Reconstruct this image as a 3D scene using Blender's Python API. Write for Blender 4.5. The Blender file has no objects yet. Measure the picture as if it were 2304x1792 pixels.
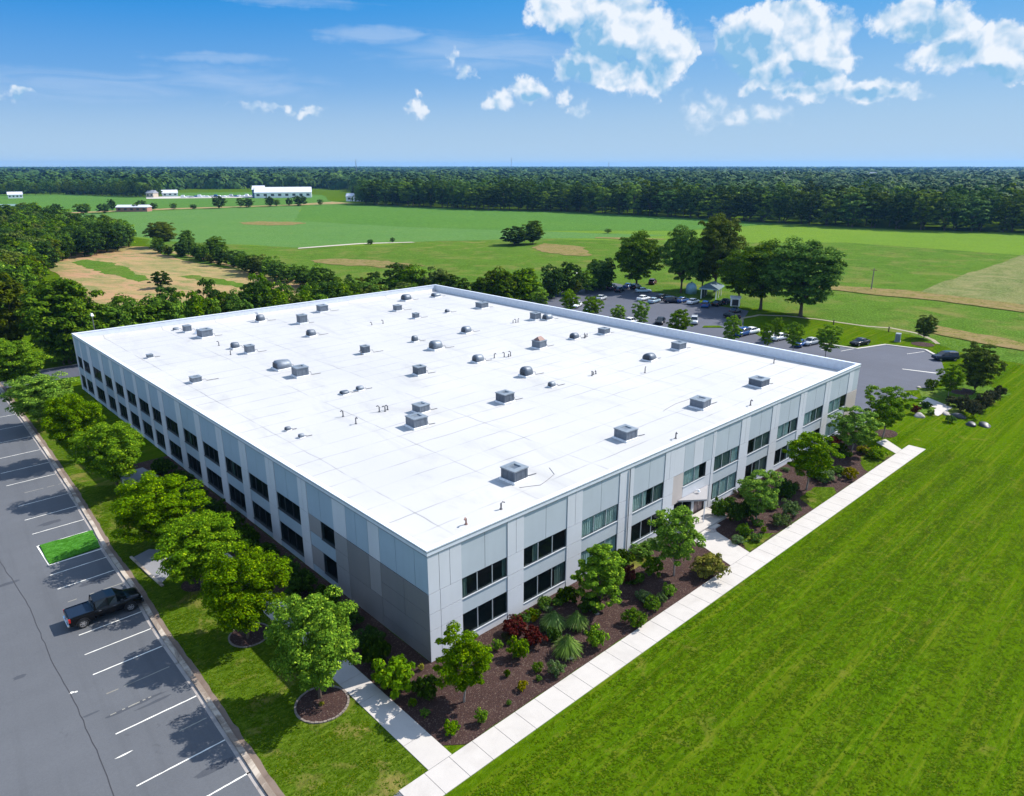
import bpy, bmesh, math, random
import numpy as np
from mathutils import Vector, Matrix
R_=math.radians
# ------------------------------------------------------------------ camera, world, sun, exposure
scene=bpy.context.scene
cam_d=bpy.data.cameras.new('camera'); cam=bpy.data.objects.new('camera',cam_d); scene.collection.objects.link(cam)
cam.location=(-26.406,-36.807,35.0); cam.rotation_euler=(R_(90-17.819),0,R_(46.783-90))
cam_d.sensor_width=36; cam_d.lens=25.433; cam_d.clip_start=.5; cam_d.clip_end=40000
scene.camera=cam
scene.render.resolution_x=1024; scene.render.resolution_y=796
scene.view_settings.view_transform='Standard'; scene.view_settings.look='None'
scene.view_settings.gamma=1; scene.view_settings.exposure=0.88
SUN=Vector((1.0,-0.30,1.04)).normalized()
sun_el=math.asin(SUN.z); sun_az=math.atan2(SUN.x,SUN.y)
sd=bpy.data.lights.new('sun','SUN'); sd.energy=4.6; sd.angle=R_(.5); sd.color=(1.0,.955,.88)
so=bpy.data.objects.new('sun',sd); scene.collection.objects.link(so)
so.rotation_euler=(-SUN).to_track_quat('-Z','Y').to_euler()
CUMULUS = [
  (43.53, 10.55, 1.98, 1.42, 1),
  (38.86, 9.17, 3.58, 2.01, 1),
  (39.91, 10.64, 2.92, 1.13, 1),
  (36.85, 8.25, 2.27, 1.46, 1),
  (34.86, 7.6, 0.9, 1.61, 1),
  (41.43, 6.83, 2.01, 1.21, 0.9),
  (38.72, 6.18, 2.98, 0.91, 0.8),
  (36.38, 5.83, 1.97, 1.06, 0.7),
  (30.17, 8.17, 2.29, 1.7, 1),
  (27.15, 8.17, 3.21, 1.81, 1),
  (24.91, 6.65, 2.02, 1.13, 0.8),
  (28.47, 6.51, 2.41, 0.81, 1),
  (29.11, 9.67, 1.8, 0.77, 0.8),
  (27.34, 9.84, 1.75, 0.55, 0.8),
  (20.5, 8.84, 2.11, 1.05, 0.9),
  (18.3, 8.16, 1.53, 1.17, 0.8),
  (15.64, 7.18, 1.93, 1.16, 0.9),
  (14.41, 5.67, 1.67, 0.73, 0.9),
  (18.57, 6.59, 1.55, 0.81, 0.5),
  (25.29, 4.94, 3.19, 0.64, 0.65),
  (22.08, 4.68, 2.5, 0.69, 0.75),
  (28.65, 5.34, 1.83, 0.45, 0.6),
  (45.48, 5.3, 1.2, 0.69, 0.55),
  (47.71, 4.83, 1.03, 0.69, 0.45),
  (41.68, 3.86, 0.86, 0.45, 0.35),
  (42.9, 4.82, 0.41, 0.44, 0.3),
  (53.9, 3.94, 0.68, 0.44, 0.4),
  (53.26, 4.71, 0.41, 0.31, 0.3),
  (61.56, 3.75, 0.84, 0.37, 0.4),
  (62.93, 3.82, 0.45, 0.25, 0.3),
  (78.98, 4.23, 0.74, 0.27, 0.4),
  (50.42, 6.38, 0.61, 0.34, 0.25),
  (50.98, 7.39, 0.34, 0.3, 0.2),
  (32.95, 3.77, 1.46, 0.87, 0.2),
  (29.71, 3.4, 2.19, 0.49, 0.25),
  (64.89, 3.78, 0.88, 0.15, 0.1),
]
CIRRUS = [
  (56.5, 8.66, 3.62, 0.58, 0.8),
  (66.68, 6.88, 4.3, 0.34, 0.7),
  (48.88, 7.61, 6.75, 1.14, 0.55),
  (61.45, 10.51, 4.1, 0.33, 0.45),
  (66.82, 5.72, 5.6, 0.53, 0.4),
  (76.15, 4.9, 7.2, 0.82, 0.35),
  (63.19, 5.09, 3.53, 0.48, 0.35),
  (33.29, 8.0, 1.9, 0.73, 0.5),
]
CLOUD_BASE = [(41.82, 8.78, 1.99, 1.46, 1), (40.11, 7.42, 2.66, 0.9, 0.9), (41.93, 6.53, 1.18, 1.37, 0.7), (38.23, 6.48, 1.33, 0.61, 0.6), (30.41, 7.46, 2.3, 1.72, 1), (27.19, 5.88, 2.97, 0.87, 1), (36.41, 6.44, 1.31, 1.2, 0.6), (19.44, 7.98, 1.57, 0.8, 0.8), (15.07, 5.32, 2.17, 0.58, 0.9), (17.57, 6.79, 1.27, 0.67, 0.6), (22.33, 4.49, 2.78, 0.35, 0.6), (26.78, 4.93, 2.09, 0.3, 0.4), (78.69, 4.02, 0.75, 0.16, 0.7), (45.48, 4.83, 0.86, 0.38, 0.4)]

def build_world():
    w=bpy.data.worlds.new('World'); scene.world=w; w.use_nodes=True
    nt=w.node_tree; N=nt.nodes; L=nt.links; N.clear()
    def vm(op,a,b=None,c=None):
        n=N.new('ShaderNodeVectorMath'); n.operation=op
        for i,v in enumerate((a,b,c)):
            if v is None: continue
            if isinstance(v,(tuple,list)): n.inputs[i].default_value=v
            elif isinstance(v,(int,float)): n.inputs[3].default_value=v
            else: L.new(v,n.inputs[i])
        return n.outputs['Value'] if op in('DOT_PRODUCT','LENGTH') else n.outputs[0]
    def m(op,a,b=None,c=None,clamp=False):
        n=N.new('ShaderNodeMath'); n.operation=op; n.use_clamp=clamp
        for i,v in enumerate((a,b,c)):
            if v is None: continue
            if isinstance(v,(int,float)): n.inputs[i].default_value=v
            else: L.new(v,n.inputs[i])
        return n.outputs[0]
    def ramp(v,lo,hi): 
        n=N.new('ShaderNodeMapRange'); n.interpolation_type='SMOOTHSTEP'; L.new(v,n.inputs[0]); n.inputs[1].default_value=lo; n.inputs[2].default_value=hi; return n.outputs[0]
    def mix(f,a,b):
        n=N.new('ShaderNodeMix'); n.data_type='RGBA'
        if isinstance(f,float): n.inputs[0].default_value=f
        else: L.new(f,n.inputs[0])
        for i,v in ((6,a),(7,b)):
            if isinstance(v,tuple): n.inputs[i].default_value=(*v,1)
            else: L.new(v,n.inputs[i])
        return n.outputs[2]
    tc=N.new('ShaderNodeTexCoord'); d=tc.outputs['Generated']
    sx=N.new('ShaderNodeSeparateXYZ'); L.new(d,sx.inputs[0])
    az=m('MULTIPLY',m('ARCTAN2',sx.outputs[1],sx.outputs[0]),180/math.pi)
    el=m('MULTIPLY',m('ARCSINE',sx.outputs[2]),180/math.pi)
    cb=N.new('ShaderNodeCombineXYZ'); L.new(az,cb.inputs[0]); L.new(el,cb.inputs[1]); p0=cb.outputs[0]
    def noise(v,scale,det=6,rough=.55,dist=0):
        n=N.new('ShaderNodeTexNoise'); n.noise_dimensions='2D'; L.new(v,n.inputs['Vector']); n.inputs['Scale'].default_value=scale; n.inputs['Detail'].default_value=det; n.inputs['Roughness'].default_value=rough; n.inputs['Distortion'].default_value=dist; return n
    wn=noise(p0,.45,5,.6); warp=vm('MULTIPLY_ADD',wn.outputs['Color'],(3.2,2.2,0),(-1.6,-1.1,0)); p=vm('ADD',p0,warp)
    def field(lst,pp):
        acc=None
        for (a,e,rx,ry,wt) in lst:
            q=vm('MULTIPLY',vm('SUBTRACT',pp,(a,e,0)),(1/rx,1/ry,0))
            v=m('MULTIPLY',m('SUBTRACT',1,vm('DOT_PRODUCT',q,q)),wt)
            acc=v if acc is None else m('MAXIMUM',acc,v)
        return acc
    F=field([(a,e,rx*1.12,ry*1.15,w) for a,e,rx,ry,w in CUMULUS],p)
    def billow(v):
        o_=noise(v,.55,3,.5).outputs['Color']; v=vm('ADD',v,vm('MULTIPLY_ADD',o_,(1.5,1.5,0),(-.75,-.75,0))); acc=None
        for sc,wt in ((.36,.55),(.85,.34),(2.0,.14)):
            n=N.new('ShaderNodeTexVoronoi'); n.voronoi_dimensions='2D'; n.feature='SMOOTH_F1'; n.inputs['Smoothness'].default_value=.35; L.new(v,n.inputs['Vector']); n.inputs['Scale'].default_value=sc
            q=m('MULTIPLY',m('SUBTRACT',.62,n.outputs['Distance']),wt*1.5); acc=q if acc is None else m('ADD',acc,q)
        return acc
    n1=noise(p0,1.1,7,.54,.15)
    B=billow(p0); Bb=billow(vm('ADD',p0,(-.42,.50,0)))
    dens=m('ADD',m('ADD',m('MULTIPLY',F,1.5),m('MULTIPLY',m('SUBTRACT',n1.outputs[0],.5),1.15)),m('MULTIPLY',m('SUBTRACT',B,.20),.75))
    c=m('MULTIPLY',ramp(dens,-.18,.66),m('ADD',.55,m('MULTIPLY',ramp(F,-.1,.35),.45)))
    rel=m('ADD',m('MULTIPLY',m('SUBTRACT',B,Bb),1.35),m('MULTIPLY',m('SUBTRACT',n1.outputs[0],.5),.5))
    SH=field(CLOUD_BASE,vm('ADD',p0,vm('MULTIPLY',warp,(.6,.6,0))))
    sh=ramp(m('ADD',m('MULTIPLY',SH,1.2),m('MULTIPLY',m('SUBTRACT',n1.outputs[0],.5),1.0)),-.5,.9)
    light=m('SUBTRACT',m('ADD',.80,rel),m('MULTIPLY',sh,.80)); light=m('MAXIMUM',m('MINIMUM',light,1.0),0.0)
    sky=N.new('ShaderNodeTexSky'); sky.sky_type='NISHITA'; sky.sun_disc=False; sky.sun_elevation=sun_el; sky.sun_rotation=sun_az; sky.air_density=1.0; sky.dust_density=.6; sky.ozone_density=2.0; sky.altitude=50
    hs=N.new('ShaderNodeHueSaturation'); hs.inputs['Saturation'].default_value=1.28; hs.inputs['Value'].default_value=1.5; L.new(sky.outputs[0],hs.inputs['Color'])
    skyc=hs.outputs[0]
    sidev=ramp(az,82,10)   # the sky pales toward the sun
    low=mix(sidev,SKY_A,SKY_B); high=mix(sidev,SKY_C,SKY_D)
    g1=mix(ramp(el,-1.0,6.5),HORIZON,low); g2=mix(ramp(el,3.0,12.5),g1,high)
    skyc=mix(ramp(el,14,42),g2,skyc)
    # thin high cloud
    st=vm('MULTIPLY',p0,(.10,.75,0)); n2=noise(st,1.6,5,.55,.6)
    C2=field(CIRRUS,vm('ADD',p0,vm('MULTIPLY',warp,(1.2,.35,0))))
    ci=m('MULTIPLY',ramp(m('ADD',C2,m('MULTIPLY',m('SUBTRACT',n2.outputs[0],.5),2.2)),-.5,1.1),.62)
    whitec=CLOUD_WHITE
    col=mix(ci,skyc,CIRRUS_COL)
    cc=mix(light,CLOUD_SHADE,whitec)
    cfade=m('MULTIPLY',c,.97)
    col=mix(cfade,col,cc)
    # mellow the lowest band toward milky blue haze
    hz=ramp(el,6.0,-1.0); col=mix(m('MULTIPLY',hz,.55),col,HORIZON)
    # broken cloud added to the unseen sky behind and above, to brighten shaded faces
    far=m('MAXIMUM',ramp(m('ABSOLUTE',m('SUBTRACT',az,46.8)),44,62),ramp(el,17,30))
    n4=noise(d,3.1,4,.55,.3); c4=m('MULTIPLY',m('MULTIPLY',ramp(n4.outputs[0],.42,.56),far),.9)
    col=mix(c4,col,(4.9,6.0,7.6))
    bg=N.new('ShaderNodeBackground'); bg.inputs[1].default_value=SKY_STRENGTH; L.new(col,bg.inputs[0])
    o=N.new('ShaderNodeOutputWorld'); L.new(bg.outputs[0],o.inputs[0])
    w.cycles.sampling_method='MANUAL'; w.cycles.sample_map_resolution=512
SKY_STRENGTH=.10
CLOUD_WHITE=(4.8,5.1,5.5); CLOUD_SHADE=(1.35,2.8,4.3); CIRRUS_COL=(2.2,3.2,4.7); HORIZON=(2.5,3.45,4.4)
SKY_A=(1.05,2.35,4.3); SKY_B=(1.85,3.1,4.55); SKY_C=(.04,1.45,4.0); SKY_D=(.50,2.15,4.5)
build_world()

# ------------------------------------------------------------------ helpers
coll=scene.collection
def link(o,parent=None):
    coll.objects.link(o)
    if parent is not None: o.parent=parent
    return o
def tag(o,label=None,cat=None,group=None,kind=None):
    if label: o['label']=label
    if cat: o['category']=cat
    if group: o['group']=group
    if kind: o['kind']=kind
    return o
def empty(name,loc=(0,0,0),rz=0,scale=(1,1,1)):
    o=bpy.data.objects.new(name,None); o.empty_display_size=.3; link(o); o.location=loc; o.rotation_euler=(0,0,rz); o.scale=scale; return o
class MB:
    def __init__(s): s.v=[];s.f=[];s.m=[]
    def add(s,vs,fs,mi=0):
        k=len(s.v); s.v+=[tuple(v) for v in vs]; s.f+=[tuple(k+i for i in f) for f in fs]; s.m+=[mi]*len(fs); return s
    def box(s,x0,x1,y0,y1,z0,z1,mi=0,bev=0,taper=0):
        if bev<=0:
            t=taper
            vs=[(x0,y0,z0),(x1,y0,z0),(x1,y1,z0),(x0,y1,z0),(x0+t,y0+t,z1),(x1-t,y0+t,z1),(x1-t,y1-t,z1),(x0+t,y1-t,z1)]
            return s.add(vs,[(0,3,2,1),(4,5,6,7),(0,1,5,4),(1,2,6,5),(2,3,7,6),(3,0,4,7)],mi)
        b=bev
        def ring(z,i): return [(x0+i,y0+b,z),(x0+b,y0+i,z),(x1-b,y0+i,z),(x1-i,y0+b,z),(x1-i,y1-b,z),(x1-b,y1-i,z),(x0+b,y1-i,z),(x0+i,y1-b,z)]
        rs=[ring(z0,0),ring(z1-b,0),ring(z1,b*.9)]
        return s.loft(rs,mi,caps=True)
    def loft(s,rings,mi=0,caps=True,closed=True):
        n=len(rings[0]); vs=[p for r in rings for p in r]; fs=[]
        for i in range(len(rings)-1):
            for j in range(n if closed else n-1):
                a=i*n+j;b=i*n+(j+1)%n
                fs.append((a,b,b+n,a+n))
        if caps and closed:
            fs.append(tuple(reversed(range(n)))); fs.append(tuple((len(rings)-1)*n+j for j in range(n)))
        return s.add(vs,fs,mi)
    def tube(s,pts,rad,n=8,mi=0,caps=True):
        pts=[Vector(p) for p in pts]; rad=rad if isinstance(rad,(list,tuple)) else [rad]*len(pts); rings=[]
        for i,p in enumerate(pts):
            d=(pts[min(i+1,len(pts)-1)]-pts[max(i-1,0)]).normalized()
            up=Vector((0,0,1)) if abs(d.z)<.95 else Vector((1,0,0))
            a=d.cross(up).normalized(); b=a.cross(d)
            rings.append([p+(a*math.cos(t)+b*math.sin(t))*rad[i] for t in [2*math.pi*k/n for k in range(n)]])
        return s.loft(rings,mi,caps)
    def cyl(s,c,r,h,n=16,mi=0,r2=None): return s.tube([c,(c[0],c[1],c[2]+h)],[r,r if r2 is None else r2],n,mi)
    def mesh(s,name,mats,smooth=False):
        me=bpy.data.meshes.new(name); me.from_pydata(s.v,[],s.f)
        for m_ in (mats if isinstance(mats,(list,tuple)) else [mats]): me.materials.append(m_)
        me.polygons.foreach_set('material_index',s.m)
        if smooth: me.polygons.foreach_set('use_smooth',[True]*len(s.f))
        me.update()
        bm=bmesh.new(); bm.from_mesh(me); bmesh.ops.recalc_face_normals(bm,faces=bm.faces); bm.to_mesh(me); bm.free()
        return me
    def build(s,name,mats,parent=None,smooth=False,bevel=0):
        o=bpy.data.objects.new(name,s.mesh(name,mats,smooth)); link(o,parent)
        if bevel:
            b=o.modifiers.new('b','BEVEL'); b.width=bevel; b.segments=2; b.limit_method='ANGLE'; b.angle_limit=R_(40)
        return o
rnd=random.Random(11)
def sheet(name,pts,z,mat,kind='structure',rag=0,step=3.0,seed=1,thick=0,parent=None):
    rr=random.Random(seed); P=[]
    n=len(pts)
    for i in range(n):
        a=Vector(pts[i]);b=Vector(pts[(i+1)%n]); L=(b-a).length
        k=max(1,int(L/step)) if rag>0 else 1
        nn=Vector((-(b-a).y,(b-a).x))/max(L,1e-6); w=0
        for j in range(k):
            w=w*.6+rr.uniform(-rag,rag)*.7 if j else 0
            q=a+(b-a)*(j/k)+nn*w; P.append((q.x,q.y))
    from mathutils.geometry import tessellate_polygon
    bm=bmesh.new(); vs=[bm.verts.new((x,y,z)) for x,y in P]
    for t in tessellate_polygon([[Vector((x,y,0)) for x,y in P]]):
        try: f=bm.faces.new([vs[i] for i in t])
        except ValueError: continue
        f.normal_update()
        if f.normal.z<0: f.normal_flip()
    if thick:
        r=bmesh.ops.extrude_face_region(bm,geom=bm.faces[:]); bmesh.ops.translate(bm,vec=(0,0,-thick),verts=[g for g in r['geom'] if isinstance(g,bmesh.types.BMVert)])
        bmesh.ops.recalc_face_normals(bm,faces=bm.faces)
    me=bpy.data.meshes.new(name); bm.to_mesh(me); bm.free(); me.materials.append(mat)
    o=bpy.data.objects.new(name,me); link(o,parent)
    if kind: o['kind']=kind
    return o
# ------------------------------------------------------------------ materials
class Mat:
    def __init__(s,name):
        s.m=bpy.data.materials.new(name); s.m.use_nodes=True; s.N=s.m.node_tree.nodes; s.L=s.m.node_tree.links
        s.b=s.N['Principled BSDF']; s.tc=s.N.new('ShaderNodeTexCoord'); s.obj=s.tc.outputs['Object']
        s.geo=s.N.new('ShaderNodeNewGeometry'); s.pos=s.geo.outputs['Position']
    def set(s,**k):
        mp={'rough':'Roughness','metal':'Metallic','spec':'Specular IOR Level','color':'Base Color','coat':'Coat Weight','sub':'Subsurface Weight','alpha':'Alpha','sheen':'Sheen Weight'}
        for a,v in k.items(): s.b.inputs[mp[a]].default_value=(*v,1) if isinstance(v,tuple) else v
        return s
    def noise(s,vec,scale,det=4,rough=.55,dist=0,stretch=None):
        if stretch:
            v=s.N.new('ShaderNodeVectorMath'); v.operation='MULTIPLY'; s.L.new(vec,v.inputs[0]); v.inputs[1].default_value=stretch; vec=v.outputs[0]
        n=s.N.new('ShaderNodeTexNoise'); s.L.new(vec,n.inputs['Vector']); n.inputs['Scale'].default_value=scale; n.inputs['Detail'].default_value=det; n.inputs['Roughness'].default_value=rough; n.inputs['Distortion'].default_value=dist
        return n.outputs[0]
    def vor(s,vec,scale,out='Distance',feature='F1'):
        n=s.N.new('ShaderNodeTexVoronoi'); n.feature=feature; s.L.new(vec,n.inputs['Vector']); n.inputs['Scale'].default_value=scale; return n.outputs[out]
    def rot(s,vec,ang):
        n=s.N.new('ShaderNodeVectorRotate'); n.rotation_type='Z_AXIS'; s.L.new(vec,n.inputs['Vector']); n.inputs['Angle'].default_value=ang; return n.outputs[0]
    def rng(s,v,lo,hi,a=0,b=1):
        n=s.N.new('ShaderNodeMapRange'); s.L.new(v,n.inputs[0]); n.inputs[1].default_value=lo;n.inputs[2].default_value=hi;n.inputs[3].default_value=a;n.inputs[4].default_value=b; return n.outputs[0]
    def math(s,op,a,b):
        n=s.N.new('ShaderNodeMath'); n.operation=op
        for i,v in ((0,a),(1,b)):
            if isinstance(v,(int,float)): n.inputs[i].default_value=v
            else: s.L.new(v,n.inputs[i])
        return n.outputs[0]
    def mix(s,f,a,b,mode='MIX'):
        n=s.N.new('ShaderNodeMix'); n.data_type='RGBA'; n.blend_type=mode
        if isinstance(f,(int,float)): n.inputs[0].default_value=f
        else: s.L.new(f,n.inputs[0])
        for i,v in ((6,a),(7,b)):
            if isinstance(v,tuple): n.inputs[i].default_value=(*v,1)
            else: s.L.new(v,n.inputs[i])
        return n.outputs[2]
    def hsv(s,c,h=None,sat=None,val=None):
        n=s.N.new('ShaderNodeHueSaturation'); s.L.new(c,n.inputs['Color'])
        for k,v in (('Hue',h),('Saturation',sat),('Value',val)):
            if v is None: continue
            if isinstance(v,(int,float)): n.inputs[k].default_value=v
            else: s.L.new(v,n.inputs[k])
        return n.outputs[0]
    def col(s,c):
        if isinstance(c,tuple): s.b.inputs['Base Color'].default_value=(*c,1)
        else: s.L.new(c,s.b.inputs['Base Color'])
        return s
    def bump(s,h,strength=.3,dist=.05):
        n=s.N.new('ShaderNodeBump'); n.inputs['Strength'].default_value=strength; n.inputs['Distance'].default_value=dist; s.L.new(h,n.inputs['Height']); s.L.new(n.outputs[0],s.b.inputs['Normal']); return s
def plain(name,c,rough=.6,metal=0,var=.12,scale=3,spec=.4,bump=0,coat=0):
    m=Mat(name).set(rough=rough,metal=metal,spec=spec,coat=coat); n=m.noise(m.obj,scale,5,.6)
    m.col(m.mix(m.rng(n,.3,.7),tuple(x*(1-var) for x in c),tuple(min(1,x*(1+var)) for x in c)))
    if bump: m.bump(n,bump,.02)
    return m.m
def grass(name,c,dry=(.20,.155,.05),drylo=.60,dryhi=.75,stripe=0,sdir=0,tone=.35,fine=9,drymax=.6,dryscale=.05,weed=0,weedscale=.4):
    m=Mat(name).set(rough=1,spec=.0); P=m.pos
    big=m.noise(P,.018,3,.5); mid=m.noise(P,.16,4,.6,.5); fn=m.noise(P,fine,3,.7); fn2=m.noise(m.rot(P,.6),1.7,4,.65,.8)
    c2=tuple(x*(1-tone) for x in c); c3=(c[0]*1.35,c[1]*1.12,c[2]*1.0)
    a=m.mix(m.rng(mid,.32,.68),c2,c); a=m.mix(m.rng(big,.35,.7,0,.7),a,c3)
    a=m.mix(m.rng(fn2,.3,.7,0,.55),a,tuple(x*.62 for x in c)); a=m.mix(m.rng(fn,.35,.72,0,.5),a,tuple(min(1,x*1.7) for x in c))
    tf=m.noise(m.rot(P,sdir),3.2,6,.85,.3,(.4,1,1)); a=m.mix(m.rng(tf,.50,.66,0,.85),a,(c[0]*2.6,c[1]*1.9,c[2]*4.0)); a=m.mix(m.rng(tf,.50,.34,0,.75),a,tuple(x*.36 for x in c)); sp=m.noise(P,5.5,5,.9,.2); a=m.mix(m.rng(sp,.60,.72,0,.55),a,(c[0]*3.6,c[1]*2.3,c[2]*10))
    if stripe:
        r=m.rot(P,sdir); st=m.noise(r,.5,3,.5,0,(.035,1.0,1)); a=m.mix(m.rng(st,.38,.66,0,stripe),a,(c[0]*1.7,c[1]*1.35,c[2]*1.4))
        st2=m.noise(r,1.1,2,.5,0,(.02,1.0,1)); st3=m.noise(r,2.6,3,.6,0,(.03,1.0,1)); a=m.mix(m.rng(st3,.50,.66,0,stripe*.7),a,(c[0]*3.2,c[1]*1.6,c[2]*7)); a=m.mix(m.rng(st2,.5,.75,0,stripe*.7),a,tuple(x*.55 for x in c))
    dn=m.noise(P,dryscale*6,5,.65,.6); a=m.mix(m.rng(dn,drylo,dryhi,0,drymax),a,dry)
    if weed:
        wn=m.noise(P,weedscale,6,.75,.4); a=m.mix(m.rng(wn,.52,.66,0,weed),a,tuple(x*.45 for x in c))
    m.col(a); m.bump(m.math('ADD',fn,m.math('MULTIPLY',fn2,1.5)),.55,.12)
    return m.m
M={}
def asphalt(name,c):
    m=Mat(name).set(rough=.85,spec=.3); P=m.pos
    b=m.noise(P,.07,4,.6,.3); s_=m.noise(P,.5,5,.65,0,(.35,1,1)); f=m.noise(P,18,2,.6); st=m.noise(P,.9,4,.6,1.5)
    a=m.mix(m.rng(b,.3,.7),tuple(x*.82 for x in c),tuple(x*1.15 for x in c)); a=m.mix(m.rng(s_,.35,.7,0,.35),a,tuple(x*.72 for x in c)); a=m.mix(m.rng(f,.3,.7,0,.4),a,tuple(x*1.35 for x in c)); a=m.mix(m.rng(st,.66,.8,0,.6),a,tuple(x*.45 for x in c)); w=m.noise(m.rot(P,.08),1.0,4,.6,0,(.9,.045,1)); a=m.mix(m.rng(w,.52,.74,0,.4),a,tuple(x*.66 for x in c)); w2=m.noise(P,.25,6,.7,.8); a=m.mix(m.rng(w2,.55,.75,0,.35),a,tuple(x*1.3 for x in c)); f3=m.noise(P,6,4,.8); a=m.mix(m.rng(f3,.35,.7,0,.3),a,tuple(x*.7 for x in c))
    m.col(a); m.bump(f,.3,.02); return m.m
M['asphalt']=asphalt('asphalt_grey',(.082,.086,.095)); M['asphalt2']=asphalt('asphalt_dark',(.062,.067,.088))
def concrete(name,c,joint=0,dirt=.25,dlo=.5,dhi=.75):
    m=Mat(name).set(rough=.85,spec=.25); P=m.pos; n=m.noise(P,.8,5,.6); f=m.noise(P,14,3,.6); d=m.noise(P,.35,6,.7,.8)
    a=m.mix(m.rng(n,.3,.7),tuple(x*.93 for x in c),c); a=m.mix(m.rng(d,dlo,dhi,0,dirt),a,(c[0]*.42,c[1]*.38,c[2]*.36)); a=m.mix(m.rng(f,.4,.7,0,.2),a,tuple(x*.8 for x in c)); m.col(a); m.bump(f,.15,.01); return m.m
M['walk']=concrete('walk_concrete',(.42,.39,.36)); M['kerb']=concrete('kerb_concrete',(.40,.345,.285),dirt=1.0,dlo=.44,dhi=.56); M['slab']=concrete('slab_concrete',(.20,.20,.215))
M['lawn']=grass('lawn_grass',(.037,.083,.0014),stripe=.72,sdir=-.02,drylo=.60,dryhi=.74,drymax=.5,dryscale=.06,dry=(.17,.14,.03))
M['lawn2']=grass('patchy_lawn',(.042,.080,.004),drylo=.52,dryhi=.68,drymax=.7,dryscale=.05)  # lawn with more dry patches
M['meadow']=grass('meadow_grass',(.076,.150,.013),tone=.22,fine=1.2,drylo=.62,dryhi=.9,drymax=.3,dryscale=.012,stripe=.25,sdir=.75)
M['meadow_far']=grass('far_meadow_grass',(.052,.125,.019),tone=.12,fine=.3,drylo=.7,dryhi=.95,drymax=.3,dryscale=.01)
M['rough']=grass('rough_grass',(.056,.115,.012),drylo=.50,dryhi=.72,drymax=.6,dryscale=.012,fine=2,weed=.4,weedscale=.15,dry=(.17,.14,.05))
M['pale']=grass('pale_field_grass',(.095,.125,.035),drylo=.42,dryhi=.7,drymax=.7,dryscale=.02,fine=1,dry=(.22,.19,.09))
M['strip']=grass('brown_weeds',(.12,.12,.03),drylo=.40,dryhi=.6,drymax=.85,dryscale=.05,fine=2,dry=(.20,.145,.07),weed=.5,weedscale=.5)
def dirtmat():
    m=Mat('dry_soil').set(rough=.95,spec=.1); P=m.rot(m.pos,-.32); a=m.noise(P,.05,5,.65,.4,(1,.25,1)); b=m.noise(P,.22,6,.7,.6,(1,.35,1)); f=m.noise(P,1.5,4,.6)
    c=m.mix(m.rng(a,.35,.65),(.30,.165,.088),(.25,.19,.070)); c=m.mix(m.rng(b,.46,.62,0,.9),c,(.095,.130,.028)); c=m.mix(m.rng(f,.45,.75,0,.55),c,(.36,.25,.15)); g2=m.noise(P,.035,4,.6,.8,(1,.5,1)); c=m.mix(m.rng(g2,.52,.68,0,.6),c,(.10,.13,.035)); m.col(c); m.bump(f,.4,.2); return m.m
M['dirt']=dirtmat()
def mulch():
    m=Mat('brown_mulch').set(rough=.95,spec=.1); P=m.pos; v=m.vor(P,15,'Color'); w=m.noise(P,22,3,.7); b=m.noise(P,.5,4,.6)
    a=m.mix(m.rng(w,.3,.7),(.018,.010,.010),(.080,.045,.038)); a=m.mix(m.rng(b,.4,.7,0,.5),a,(.075,.044,.036))
    s=m.N.new('ShaderNodeSeparateColor'); m.L.new(v,s.inputs[0]); a=m.mix(m.rng(s.outputs[0],.86,.95,0,.7),a,(.15,.11,.085)); m.col(a); m.bump(m.math('ADD',w,s.outputs[1]),.9,.08); return m.m
M['mulch']=mulch()
def wallm(name,c,streak=.2,conc=0):
    m=Mat(name).set(rough=.55,spec=.3); P=m.pos; n=m.noise(P,.35,4,.6); s_=m.noise(P,1.6,4,.65,0,(1,1,.08)); f=m.noise(P,9,4,.7)
    a=m.mix(m.rng(n,.35,.65),tuple(x*.94 for x in c),c); a=m.mix(m.rng(s_,.45,.8,0,streak),a,tuple(x*.72 for x in c)); a=m.mix(m.rng(f,.4,.75,0,.10+conc),a,tuple(x*.75 for x in c)); m.col(a); m.bump(f,.06+conc*.5,.01); return m.m
M['pier']=wallm('white_panel',(.57,.58,.61),.16); M['panel']=wallm('shaded_blue_grey_panel',(.335,.415,.485),.2); M['brown']=wallm('brown_grey_aggregate',(.20,.192,.195),.2,.3); M['brown2']=wallm('grey_aggregate',(.28,.27,.275),.2,.2); M['beige']=wallm('beige_panel',(.50,.44,.41),.2,.1)  # panel holds the shaded front's bluer, darker shade in its colour
M['core']=plain('joint_backing_board',(.085,.09,.10),.9); M['coping']=plain('coping_metal',(.60,.63,.68),.35,.0,.08,2,.5); M['coping_dark']=plain('flashing_metal',(.22,.24,.27),.4,.3)  # core is the dark backing behind open joints
def roofm():
    m=Mat('white_roof_membrane').set(rough=.6,spec=.3); P=m.pos; n=m.noise(P,.06,5,.6,.5); d=m.noise(P,.28,6,.7,1.0,(1,.3,1)); f=m.noise(P,3,4,.7)
    a=m.mix(m.rng(n,.35,.7,0,.6),(.415,.405,.395),(.345,.345,.35)); a=m.mix(m.rng(d,.52,.80,0,.55),a,(.25,.245,.235))
    # membrane seams
    for ax,per in ((0,9.2),(1,3.1)):
        sx=m.N.new('ShaderNodeSeparateXYZ'); m.L.new(P,sx.inputs[0]); q=m.math('ADD',sx.outputs[ax],m.math('MULTIPLY',m.noise(P,.25,2,.5),.5)); fr=m.math('FRACT',m.math('DIVIDE',q,per),0)
        l=m.math('MULTIPLY',m.rng(m.noise(P,.18,3,.6),.42,.62,.15,1),m.rng(m.math('ABSOLUTE',m.math('SUBTRACT',fr,.5),0),0,.085/per*1.3,1,0)); a=m.mix(m.math('MULTIPLY',l,.75),a,(.13,.13,.14))
    m.col(a); m.bump(f,.05,.02); return m.m
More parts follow.
